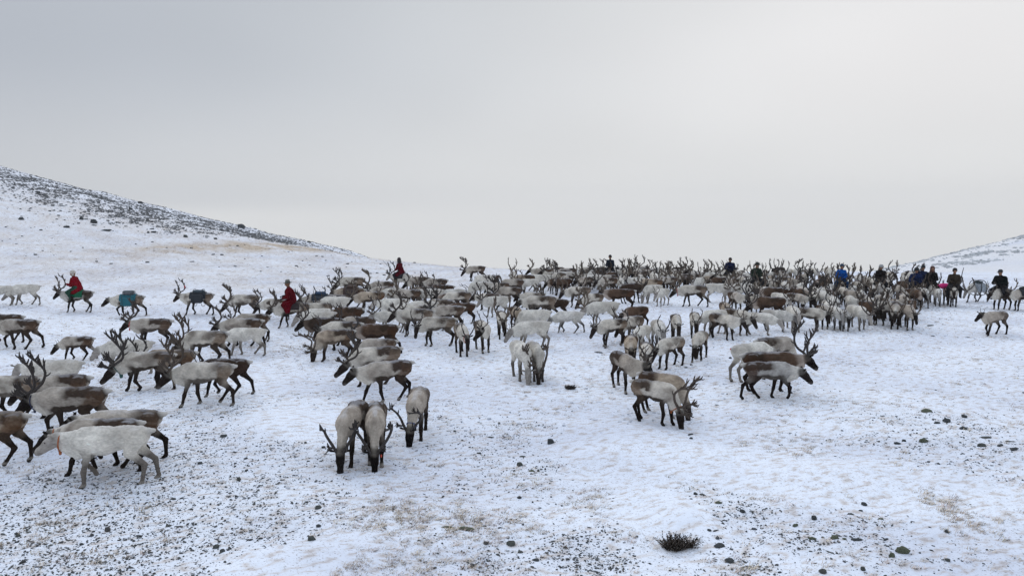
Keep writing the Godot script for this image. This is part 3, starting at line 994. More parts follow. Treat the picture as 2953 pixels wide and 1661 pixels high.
func tuft_mesh(seed_: int, blades: int, height: float, spread: float) -> ArrayMesh:
	rng.seed = seed_ * 97 + 11
	var V := PackedVector3Array(); var N := PackedVector3Array(); var I := PackedInt32Array()
	for k in blades:
		var w := rng.randf() * TAU
		var r := sqrt(rng.randf()) * spread
		var root := Vector3(cos(w) * r, -0.02, sin(w) * r)
		var lean := Vector3(cos(w) * 0.35 + 0.45, 1.0, sin(w) * 0.35 + rng.randf_range(-0.3, 0.3)).normalized()
		var h := height * rng.randf_range(0.5, 1.1)
		var side := Vector3(sin(w * 3.1), 0, cos(w * 3.1)) * 0.0042
		var mid := root + lean * h * 0.55
		var tip := mid + (lean + Vector3(0.8, -0.25, rng.randf_range(-0.4, 0.4))).normalized() * h * 0.5
		var b := V.size()
		for p in [root - side, root + side, mid - side * 0.8, mid + side * 0.8, tip]:
			V.append(p)
			N.append(Vector3(0.2, 0.9, 0.25).normalized())
		I.append_array(PackedInt32Array([b, b + 2, b + 1, b + 1, b + 2, b + 3, b + 2, b + 4, b + 3]))
	return make_mesh(V, N, I)

func scatter(called: String, label: String, category: String, mesh: Mesh, mat: Material, where: Array, tints: Array) -> void:
	var mm := MultiMesh.new()
	mm.transform_format = MultiMesh.TRANSFORM_3D
	mm.use_colors = true
	mm.mesh = mesh
	mm.instance_count = where.size()
	for k in where.size():
		mm.set_instance_transform(k, where[k])
		mm.set_instance_color(k, tints[k])
	var o := MultiMeshInstance3D.new()
	o.name = numbered(called)
	o.multimesh = mm
	o.material_override = mat
	add_child(o, true)
	tag(o, label, category, "", "stuff")

func stone_density(x: float, z: float) -> float:
	var s := 0.05
	for p in PATCHES:
		var q := Vector2((x - p[0]) / p[2], (z - p[1]) / p[3])
		s += p[4] * exp(-q.length_squared())
	for m in MOUNDS:
		if m[4] > 0.08:
			var q := Vector2((x - m[0]) / (m[2] * 1.1), (z - m[1]) / (m[3] * 1.1))
			s -= 1.5 * exp(-q.length_squared())
	return s * (0.40 + 1.6 * smoothstep(-0.08, 0.42, bump_noise.get_noise_2d(x * 0.9 + 40.0, z * 1.1) + 0.5 * bump_noise.get_noise_2d(x * 4.0, z * 4.0)))

func hill_share(x: float, z: float) -> float:
	# the bare stony upper part of the hill
	var d := -z
	var u := -x - 13.0 - 0.10 * (d - 30.0)
	return smoothstep(66.0, 79.0, d + 9.0 * bump_noise.get_noise_2d(x * 0.12, z * 0.12)) * smoothstep(3.0, 12.0, u + 0.35 * (d - 70.0)) * smoothstep(150.0, 125.0, d)

func tan_share(x: float, z: float) -> float:
	# withered grass showing through along the shoulder of the hill
	var d := -z
	var u := Vector2((x + 20.5) / 8.5, (d - 67.0 - 1.15 * (x + 21.0)) / 3.2)
	return 1.15 * exp(-u.length_squared()) + 0.34 * smoothstep(30.0, 50.0, d) * smoothstep(12.0, -8.0, x) * smoothstep(90.0, 70.0, d)

# ---------------------------------------------------------------- the scene
func _ready() -> void:
	t0 = Time.get_ticks_msec()
	coat_noise.seed = 4
	coat_noise.noise_type = FastNoiseLite.TYPE_SIMPLEX_SMOOTH
	coat_noise.frequency = 0.35
	coat_noise.fractal_octaves = 2
	bump_noise.seed = 11
	bump_noise.frequency = 0.8
	bump_noise.fractal_octaves = 3
	fine_noise.seed = 23
	fine_noise.frequency = 0.12

	# camera, sky, sun, exposure
	var cam := Camera3D.new()
	cam.name = "camera"
	cam.position = Vector3(0, EYE, 0)
	cam.rotation_degrees = Vector3(-6.03, 0, 0)
	cam.fov = 42.0
	cam.near = 0.1
	cam.far = 4000.0
	add_child(cam)
	cam.current = true
	var env := Environment.new()
	env.background_mode = Environment.BG_SKY
	env.tonemap_mode = Environment.TONE_MAPPER_LINEAR
	env.tonemap_exposure = 1.05
	env.sdfgi_enabled = true
	env.ssao_enabled = true
	env.ssil_enabled = true
	env.fog_enabled = true
	env.fog_density = 0.0004
	env.fog_light_color = Color(0.97, 0.97, 0.98)
	var pano := PanoramaSkyMaterial.new()
	pano.panorama = overcast()
	var sky := Sky.new()
	sky.sky_material = pano
	env.sky = sky
	var we := WorldEnvironment.new()
	we.name = "air"
	we.environment = env
	add_child(we)
	var sun := DirectionalLight3D.new()
	sun.name = "sun"
	sun.rotation_degrees = Vector3(-38, -150, 0)
	sun.light_energy = 0.2
	sun.light_angular_distance = 40.0
	sun.light_color = Color(1.0, 0.98, 0.96)
	sun.shadow_enabled = true
	add_child(sun)

	build_ground()
	say("ground")
	eye_mesh = lathe([Vector2(0.0, -0.014), Vector2(0.011, -0.009), Vector2(0.014, 0.0), Vector2(0.011, 0.009), Vector2(0.0, 0.014)], 8)
	antler_mats = [paint(0.052, 0.038, 0.030, 0.75), paint(0.072, 0.052, 0.038, 0.75), paint(0.038, 0.030, 0.026, 0.75), paint(0.115, 0.085, 0.060, 0.75)]
	build_head_and_hand()
	build_herd()
	say("herd")
	build_stones()
	say("stones")

func say(what: String) -> void:
	print(what, " ", (Time.get_ticks_msec() - t0) / 1000.0, " s")

func overcast() -> ImageTexture:
	var w := 512
	var h := 256
	var im := Image.create(w, h, false, Image.FORMAT_RGBF)
	var nz := FastNoiseLite.new()
	nz.seed = 3
	nz.frequency = 1.1
	nz.fractal_octaves = 3
	for j in h:
		var el := 90.0 - (j + 0.5) * 180.0 / h
		for i in w:
			var az := fposmod((i + 0.5) * 360.0 / w + 180.0, 360.0) - 180.0
			var a := deg_to_rad(az)
			var e := deg_to_rad(maxf(el, 0.0))
			var dir := Vector3(sin(a) * cos(e), sin(e), -cos(a) * cos(e))
			var n := nz.get_noise_3dv(dir * Vector3(1.1, 2.4, 1.1))
			# the cloud is thinnest ahead and a little to one side; low down all fades into one pale mist
			var g := exp(-pow((az - 30.0) / 33.0, 2.0) - pow((el - 7.0) / 24.0, 2.0))
			var wide := exp(-pow((az - 28.0) / 62.0, 2.0) - pow((el - 10.0) / 40.0, 2.0))
			var c := Vector3(0.415, 0.448, 0.508).lerp(Vector3(0.580, 0.618, 0.645), wide * wide)
			c = c.lerp(Vector3(0.765, 0.760, 0.766), clampf(g, 0.0, 1.0))
			c = c.lerp(Vector3(0.83, 0.94, 1.13), smoothstep(17.0, 58.0, el))
			c = c.lerp(Vector3(0.715, 0.725, 0.732), smoothstep(11.0, 0.0, el) * (0.25 + 0.75 * wide) if el > 0.0 else 1.0)
			c *= 1.0 + 0.07 * exp(-pow((az - 13.0) / 17.0, 2.0) - pow((el - 11.0) / 9.0, 2.0))
			c *= 1.0 + 0.10 * n * smoothstep(0.0, 5.0, el)
			im.set_pixel(i, j, Color(c.x, c.y, c.z))
	return ImageTexture.create_from_image(im)

func noise_map(kind: int, freq: float, octaves: int, stops: Array, colors: Array, size := 1024, seed_ := 1) -> NoiseTexture2D:
	var n := FastNoiseLite.new()
	n.noise_type = kind
	n.frequency = freq
	n.seed = seed_
	n.fractal_octaves = octaves
	n.fractal_type = FastNoiseLite.FRACTAL_FBM if octaves > 1 else FastNoiseLite.FRACTAL_NONE
	var g := Gradient.new()
	g.offsets = PackedFloat32Array(stops)
	g.colors = PackedColorArray(colors)
	var t := NoiseTexture2D.new()
	t.width = size
	t.height = size
	t.seamless = true
	t.seamless_blend_skirt = 0.12
	t.noise = n
	t.color_ramp = g
	return t

func build_ground() -> void:
	var xs := PackedFloat32Array()
	var a := -60.0
	while a < -42.0:
		xs.append(a); a += 1.0
	while a < 42.0:
		xs.append(a); a += 0.20
	while a < 300.0:
		xs.append(a); a += 1.0 if a < 60.0 else 6.0
	var rs := PackedFloat32Array()
	var r := 2.0
	while r < 470.0:
		rs.append(r)
		r *= 1.05 if r < 7.5 or r > 200.0 else 1.0125
	var V := PackedVector3Array(); var N := PackedVector3Array(); var I := PackedInt32Array()
	var U := PackedVector2Array(); var W := PackedVector2Array(); var C := PackedColorArray()
	var cols := xs.size()
	V.append(Vector3(0, ground_y(0, 0), 0)); N.append(Vector3.UP); U.append(Vector2.ZERO); W.append(Vector2.ZERO); C.append(Color.WHITE)
	for rr in rs:
		for k in cols:
			var w := deg_to_rad(xs[k])
			var x := rr * sin(w)
			var z := -rr * cos(w)
			V.append(Vector3(x, ground_y(x, z), z))
			# wind streaks run aslant, so the texture is stretched along them
			U.append(Vector2((x * 0.95 - z * 0.32) / 9.0, (x * 0.32 + z * 0.95) / 4.6))
			W.append(Vector2((x * 0.8 + z * 0.6) / 3.1, (x * -0.6 + z * 0.8) / 2.3))
			var t := clampf(tan_share(x, z) * (0.7 + 0.9 * bump_noise.get_noise_2d(x * 0.35, z * 0.5)), 0.0, 0.9) if rr > 25.0 and rr < 140.0 else 0.0
			var c := Vector3.ONE
			if rr > 60.0 and rr < 180.0:
				var hs := hill_share(x, z)
				c = c.lerp(Vector3(0.76, 0.745, 0.74), hs * clampf(0.55 + 1.1 * bump_noise.get_noise_2d(x * 0.5, z * 0.22), 0.0, 1.0))
			if rr > 180.0 and x > 60.0:
				c = Vector3(1.0, 0.965, 0.92)
			if rr > 180.0 and rr < 420.0 and x > 60.0:
				c = c.lerp(Vector3(0.90, 0.90, 0.92), smoothstep(0.05, 0.38, bump_noise.get_noise_2d(x * 0.035 + 7.0, z * 0.03)) * smoothstep(105.0, 140.0, x))
			if rr < 75.0:
				c = c.lerp(Vector3(0.82, 0.825, 0.855), clampf(0.30 + 1.3 * bump_noise.get_noise_2d(x * 0.16 + 60.0, z * 0.24), 0.0, 1.0))
			if rr < 30.0:
				c *= 1.0 - 0.08 * clampf(stone_density(x, z), 0.0, 1.0)
			c = c.lerp(Vector3(0.66, 0.51, 0.35), t)
			C.append(Color(c.x, c.y, c.z))
	for q in rs.size():
		for k in cols:
			var k2 := (k + 1) % cols
			var i0 := 1 + q * cols + k
			var i1 := 1 + q * cols + k2
			if q == 0:
				I.append_array(PackedInt32Array([0, i0, i1]))
			if q + 1 < rs.size():
				I.append_array(PackedInt32Array([i0, i0 + cols, i1, i1, i0 + cols, i1 + cols]))
	N.resize(V.size())
	for k in range(0, I.size(), 3):
		var n := (V[I[k + 2]] - V[I[k]]).cross(V[I[k + 1]] - V[I[k]])
		N[I[k]] += n; N[I[k + 1]] += n; N[I[k + 2]] += n
	for k in N.size():
		N[k] = N[k].normalized()
	var s := []
	s.resize(Mesh.ARRAY_MAX)
	s[Mesh.ARRAY_VERTEX] = V; s[Mesh.ARRAY_NORMAL] = N; s[Mesh.ARRAY_TEX_UV] = U; s[Mesh.ARRAY_TEX_UV2] = W; s[Mesh.ARRAY_COLOR] = C; s[Mesh.ARRAY_INDEX] = I
	var mesh := ArrayMesh.new()
	mesh.add_surface_from_arrays(Mesh.PRIMITIVE_TRIANGLES, s)
	var m := StandardMaterial3D.new()
	m.vertex_color_use_as_albedo = true
	m.roughness = 0.85
	m.metallic_specular = 0.2
	var snow := Color(0.938, 0.958, 0.99)
	m.albedo_texture = noise_map(FastNoiseLite.TYPE_SIMPLEX_SMOOTH, 0.012, 5, [0.0, 0.22, 0.36, 0.47, 0.60, 1.0],
		[Color(0.76, 0.73, 0.71), Color(0.84, 0.82, 0.81), Color(0.905, 0.905, 0.915), Color(0.918, 0.938, 0.968), snow, Color(0.95, 0.968, 0.995)], 2048, 5)
	# tussocks and dark grit showing through the thin snow
	m.detail_enabled = true
	m.detail_uv_layer = BaseMaterial3D.DETAIL_UV_2
	m.detail_blend_mode = BaseMaterial3D.BLEND_MODE_MIX
	m.detail_albedo = noise_map(FastNoiseLite.TYPE_SIMPLEX_SMOOTH, 0.045, 4, [0.0, 0.20, 0.27, 0.36, 1.0],
		[Color(0.30, 0.27, 0.26, 0.7), Color(0.48, 0.43, 0.40, 0.5), Color(0.70, 0.64, 0.59, 0.25), Color(0.74, 0.68, 0.62, 0.0), Color(0.8, 0.8, 0.8, 0.0)], 1024, 9)
	m.heightmap_enabled = true
	m.heightmap_scale = 1.0
	m.heightmap_texture = noise_map(FastNoiseLite.TYPE_SIMPLEX_SMOOTH, 0.02, 5, [0.0, 1.0], [Color.BLACK, Color.WHITE], 1024, 17)
	var o := MeshInstance3D.new()
	o.name = "ground"
	o.mesh = mesh
	o.material_override = m
	add_child(o)
	tag(o, "thin snow over upland ground, hummocky, with a stony hill on one side", "ground", "", "structure")

func build_herd() -> void:
	var mounts := {}
	for e in HERD:
		var o := deer(e[0], e[1], e[2], e[3])
		for key in ["rider", "pack"]:
			if e[3].has(key):
				mounts[e[3][key] + ("_pack" if key == "pack" else "")] = [o, pose_key(e[0])]
	for k in PACKS:
		pack(mounts[k + "_pack"][0], PACKS[k], k)
	for k in RIDERS:
		var C: Dictionary = RIDERS[k]
		var mount: Node3D = mounts[k][0]
		saddle(mount, C.blanket, C.get("cloth", Vector3(0.03, 0.028, 0.03)), C.get("reach", 1.75))
		var s := mount.scale.x
		var at := Transform3D(Basis(Vector3.UP, mount.rotation.y + deg_to_rad(C.get("turn", 0.0))), mount.transform * Vector3(-0.02, 1.07, 0))
		person(C.label, at, C)
		var d := deer_bones(mounts[k][1])
		if C.has("rein"):
			var hand := Vector3(0.40, 0.24, 0.0)
			if C.has("rein_out"):
				hand = Vector3(0.53, 0.25, 0.03)
			rope(C.rein, at * hand, mount.transform * ((d.muzzle as Vector3) - (d.hl as Vector3) * 0.03), 0.06)
	# the long pole carried by the hooded rider
	var hm: Node3D = mounts["hood"][0]
	var pole := MeshInstance3D.new()
	pole.name = "herding_pole"
	pole.mesh = tube_mesh([Vector3(0.15, 1.02, -0.2), Vector3(0.65, 1.45, -0.26), Vector3(1.05, 1.80, -0.30)], [0.016, 0.014, 0.010], 6)
	pole.material_override = paint(0.09, 0.07, 0.055, 0.8)
	pole.transform = hm.transform
	add_child(pole, true)
	tag(pole, "long thin pole slanting up beside the hooded rider", "pole")
	var om: Node3D = mounts["olive"][0]
	var bag := thing("bag", "bright pink bag tied behind the olive coated rider", "bag")
	bag.transform = om.transform * Transform3D(Basis(Vector3(0, 0, 1), 0.5), Vector3(-0.42, 1.02, 0.34))
	part("sack", pillow(Vector3(0.28, 0.26, 0.50), 0.7, 0.2, 12), paint(0.72, 0.012, 0.20, 0.7), bag)
	var neck := part("tie", pillow(Vector3(0.10, 0.08, 0.10), 0.8, 0.1, 13, 6, 10), paint(0.45, 0.01, 0.13, 0.7), bag)
	neck.position = Vector3(0, 0.04, 0.27)
	var staff := MeshInstance3D.new()
	staff.name = "rifle"
	staff.mesh = tube_mesh([Vector3(-0.1, 1.15, -0.26), Vector3(0.0, 1.62, -0.34), Vector3(0.03, 2.02, -0.40)], [0.030, 0.020, 0.014], 6)
	staff.material_override = paint(0.045, 0.03, 0.022, 0.6)
	staff.transform = om.transform
	add_child(staff, true)
	tag(staff, "dark stick slung over the shoulder of the olive coated rider", "stick")
	staff.name = "shoulder_stick"

func build_stones() -> void:
	var rock_mats := [paint(0.060, 0.065, 0.058, 0.95), paint(0.075, 0.072, 0.068, 0.95), paint(0.045, 0.050, 0.052, 0.95), paint(0.085, 0.095, 0.060, 0.95)]
	var shapes := []
	for k in 8:
		var flat: float = [0.55, 0.8, 0.4, 1.0, 0.35, 0.7, 0.95, 0.5][k]
		shapes.append(stone_mesh(k, Vector3(1.0, flat, [0.7, 0.9, 0.6, 0.85, 0.5, 1.0, 0.8, 0.65][k])))
	for q in ROCKS:
		var o := MeshInstance3D.new()
		o.name = numbered("boulder" if q[2] > 0.4 else "stone")
		o.mesh = shapes[int(q[3])]
		o.material_override = rock_mats[int(q[5])]
		var w: float = q[2]
		var hgt: float = q[6]
		o.transform = Transform3D(Basis(Vector3.UP, q[4]) * Basis(Vector3(1, 0, 0), 0.12 * sin(float(q[4]) * 7.0)), Vector3(q[0], ground_y(q[0], q[1]) + w * 0.10 * hgt, q[1]))
		o.scale = Vector3(w * 0.5, w * 0.5 * hgt, w * 0.5)
		add_child(o, true)
		tag(o, q[7], "boulder" if q[2] > 0.4 else "stone", q[8])
	# gravel lying thick in some places and thin in others
	rng.seed = 77
	var where := [[], [], []]
	var tints := [[], [], []]
	var tries := 0
	var made := 0
	while tries < 330000 and made < 48000:
		tries += 1
		var d := 8.0 + 40.0 * pow(rng.randf(), 1.5)
		var x := (rng.randf() * 2.0 - 1.0) * (d * 0.74 + 1.0)
		var keep := rng.randf()
		if keep > stone_density(x, -d):
			continue
		made += 1
		var size := 0.005 + 0.017 * pow(rng.randf(), 3.0)
		if rng.randf() < 0.02:
			size *= 1.8
		var kind := rng.randi() % 3
		where[kind].append(Transform3D(Basis(Vector3.UP, rng.randf() * TAU).scaled_local(Vector3(size * rng.randf_range(0.8, 1.9), size * rng.randf_range(0.55, 1.0), size)), Vector3(x, ground_y(x, -d) + size * 0.08, -d)))
		var v := rng.randf_range(0.6, 2.2)
		tints[kind].append(Color(v, v, v * rng.randf_range(0.9, 1.08)))
	var gm := StandardMaterial3D.new()
	gm.albedo_color = Color(0.052, 0.054, 0.055).linear_to_srgb()
	gm.vertex_color_use_as_albedo = true
	gm.roughness = 0.95
	for k in 3:
		scatter("gravel", ["dark angular gravel strewn over the snow", "dark flat gravel chips strewn over the snow", "dark rounded gravel strewn over the snow"][k], "gravel", shapes[[0, 4, 3][k]], gm, where[k], tints[k])
	var snow_mat := StandardMaterial3D.new()
	snow_mat.albedo_color = Color(0.74, 0.77, 0.82).linear_to_srgb()
	snow_mat.vertex_color_use_as_albedo = true
	snow_mat.roughness = 0.9
	# the stony face of the hill
	where = []
	tints = []
	tries = 0
	while tries < 240000 and where.size() < 42000:
		tries += 1
		var d := 52.0 + 80.0 * rng.randf()
		var x := -6.0 - 92.0 * rng.randf()
		if x < -0.80 * d:
			continue
		var n := bump_noise.get_noise_2d(x * 0.5, -d * 0.22)
		if rng.randf() > hill_share(x, -d) * clampf(0.42 + 0.9 * n, 0.08, 1.0) * (0.18 + 0.82 * smoothstep(112.0, 76.0, d)) + 0.008:
			continue
		var size := 0.035 + 0.13 * pow(rng.randf(), 4.0)
		where.append(Transform3D(Basis(Vector3.UP, rng.randf() * TAU).scaled_local(Vector3(size * rng.randf_range(0.9, 1.8), size * rng.randf_range(0.6, 1.0), size)), Vector3(x, ground_y(x, -d) + size * 0.1, -d)))
		var v := rng.randf_range(1.2, 4.0)
		tints.append(Color(v, v * 0.98, v * 0.97))
	scatter("gravel", "dark scree scattered over the upper face of the hill", "scree", shapes[1], gm, where, tints)
	# snow churned up by the hooves
	where = []
	tints = []
	var herd_at := []
	for e in HERD:
		herd_at.append(Vector2(e[0][0], e[0][1]))
	for k in 26000:
		var c: Vector2 = herd_at[rng.randi() % herd_at.size()]
		var q := c + Vector2(rng.randfn(0.0, 0.9), rng.randfn(0.0, 0.9))
		if q.y > -9.0 or q.y < -46.0:
			continue
		var size := 0.012 + 0.035 * pow(rng.randf(), 2.5)
		where.append(Transform3D(Basis(Vector3.UP, rng.randf() * TAU).scaled_local(Vector3(size * rng.randf_range(0.8, 1.6), size * rng.randf_range(0.4, 0.9), size)), Vector3(q.x, ground_y(q.x, q.y) + size * 0.1, q.y)))
		var v := rng.randf_range(0.62, 1.0)
		tints.append(Color(v, v, v * 1.02))
	scatter("snow_clods", "clods of snow churned up round the hooves of the herd", "snow", shapes[5], snow_mat, where, tints)
	# scree and low scrub on the far slope
	where = []
	tints = []
	tries = 0
	while tries < 60000 and where.size() < 4200:
		tries += 1
		var d := 190.0 + 100.0 * rng.randf()
		var x := 0.42 * d + 90.0 * rng.randf()
		var n := bump_noise.get_noise_2d(x * 0.045 + 7.0, d * 0.03) + 0.5 * bump_noise.get_noise_2d(x * 0.3, d * 0.12)
		if rng.randf() > 0.75 * smoothstep(0.02, 0.6, n) + 0.015:
			continue
		var size := 0.12 + 0.5 * pow(rng.randf(), 3.0)
		where.append(Transform3D(Basis(Vector3.UP, rng.randf() * TAU).scaled_local(Vector3(size * rng.randf_range(0.9, 2.2), size * rng.randf_range(0.5, 1.0), size)), Vector3(x, ground_y(x, -d), -d)))
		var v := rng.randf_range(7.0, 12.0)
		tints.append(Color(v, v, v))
	scatter("gravel", "grey scree and scrub in patches on the misty far slope", "scree", shapes[3], gm, where, tints)
	# withered grass
	var grass := StandardMaterial3D.new()
	grass.albedo_color = Color(0.62, 0.53, 0.42).linear_to_srgb()
	grass.vertex_color_use_as_albedo = true
	grass.roughness = 0.95
	grass.cull_mode = BaseMaterial3D.CULL_DISABLED
	for set_ in 2:
		where = []
		tints = []
		tries = 0
		while tries < 120000 and where.size() < (6500 if set_ == 0 else 11000):
			tries += 1
			var d := 8.0 + 30.0 * pow(rng.randf(), 1.4) if set_ == 0 else 26.0 + 60.0 * rng.randf()
			var x := (rng.randf() * 2.0 - 1.0) * (d * 0.74 + 1.0)
			var want := 0.0
			if set_ == 0:
				want = smoothstep(0.12, 0.5, bump_noise.get_noise_2d(x * 0.55 + 200.0, -d * 0.9)) * 0.22 + 0.02
				for p in TUSSOCKS:
					want += 0.55 * exp(-Vector2((x - p[0]) / p[2], (-d - p[1]) / p[3]).length_squared())
				for m in MOUNDS:
					if m[4] > 0.08:
						want -= 1.2 * exp(-Vector2((x - m[0]) / m[2], (-d - m[1]) / m[3]).length_squared())
			else:
				want = tan_share(x, -d) * (0.35 + 0.9 * smoothstep(0.0, 0.4, bump_noise.get_noise_2d(x * 0.4, -d * 0.6))) * 0.7 + (0.05 if x < 4.0 else 0.015)
			if rng.randf() > want:
				continue
			var size := rng.randf_range(0.55, 1.15) * (1.0 if set_ == 0 else 1.25)
			where.append(Transform3D(Basis(Vector3.UP, rng.randf_range(-0.7, 0.7)).scaled_local(Vector3(size, size * rng.randf_range(0.45, 1.0), size)), Vector3(x, ground_y(x, -d), -d)))
			var v := rng.randf_range(0.75, 1.5)
			tints.append(Color(v, v * rng.randf_range(0.93, 1.02), v * rng.randf_range(0.85, 1.1)))
		scatter("grass", "tan withered grass poking through the near snow" if set_ == 0 else "tan withered grass along the shoulder of the hill", "grass", tuft_mesh(set_, 16 if set_ == 0 else 12, 0.10, 0.07 if set_ == 0 else 0.12), grass, where, tints)
	for q in SHRUBS:
		shrub(q)

func shrub(q: Array) -> void:
	# q: x, z, width, height, seed, label
	var o := thing("heather_shrub", q[5], "shrub")
	o.position = Vector3(q[0], ground_y(q[0], q[1]) - 0.01, q[1])
	rng.seed = 900 + int(q[4])
	var V := PackedVector3Array(); var N := PackedVector3Array(); var I := PackedInt32Array()
	var LV := PackedVector3Array(); var LN := PackedVector3Array(); var LI := PackedInt32Array()
	var w: float = q[2] * 0.5
	var h: float = q[3]
	var clumps := [Vector3(-0.45, 0, 0.05), Vector3(0.0, 0, 0.0), Vector3(0.52, 0, -0.05), Vector3(-0.15, 0, 0.3)]
	for k in 300:
		var c: Vector3 = clumps[rng.randi() % 4] * w
		var out := Vector3(rng.randf_range(-1, 1), rng.randf_range(0.2, 1.0), rng.randf_range(-0.9, 0.9)).normalized()
		var ln := h * rng.randf_range(0.45, 1.15) * (0.75 + 0.25 * absf(c.x) / w)
		var root := c + Vector3(rng.randf_range(-0.12, 0.12), 0, rng.randf_range(-0.1, 0.1)) * w
		var mid := root + out * ln * 0.5
		var tip := mid + (out + Vector3(rng.randf_range(-0.5, 0.5), 0.35, rng.randf_range(-0.5, 0.5))).normalized() * ln * 0.55
		tube(V, N, I, [root, mid, tip], [0.0045, 0.0035, 0.002], 3)
		for j in 9:
			var t := rng.randf_range(0.25, 1.05)
			var p := root.lerp(mid, t * 2.0) if t < 0.5 else mid.lerp(tip, t * 2.0 - 1.0)
			var a := Vector3(rng.randf_range(-1, 1), rng.randf_range(-0.3, 1), rng.randf_range(-1, 1)).normalized() * rng.randf_range(0.012, 0.026)
			var b := a.cross(Vector3(rng.randf_range(-1, 1), 1, rng.randf_range(-1, 1))).normalized() * 0.010
			var at := LV.size()
			for v in [p, p + a * 0.5 + b, p + a, p + a * 0.5 - b]:
				LV.append(v)
				LN.append(Vector3(a.x * 20.0, 0.8, a.z * 20.0).normalized())
			LI.append_array(PackedInt32Array([at, at + 1, at + 2, at, at + 2, at + 3]))
	part("twigs", make_mesh(V, N, I), paint(0.15, 0.115, 0.095), o)
	part("foliage", make_mesh(LV, LN, LI), paint(0.16, 0.14, 0.115), o)

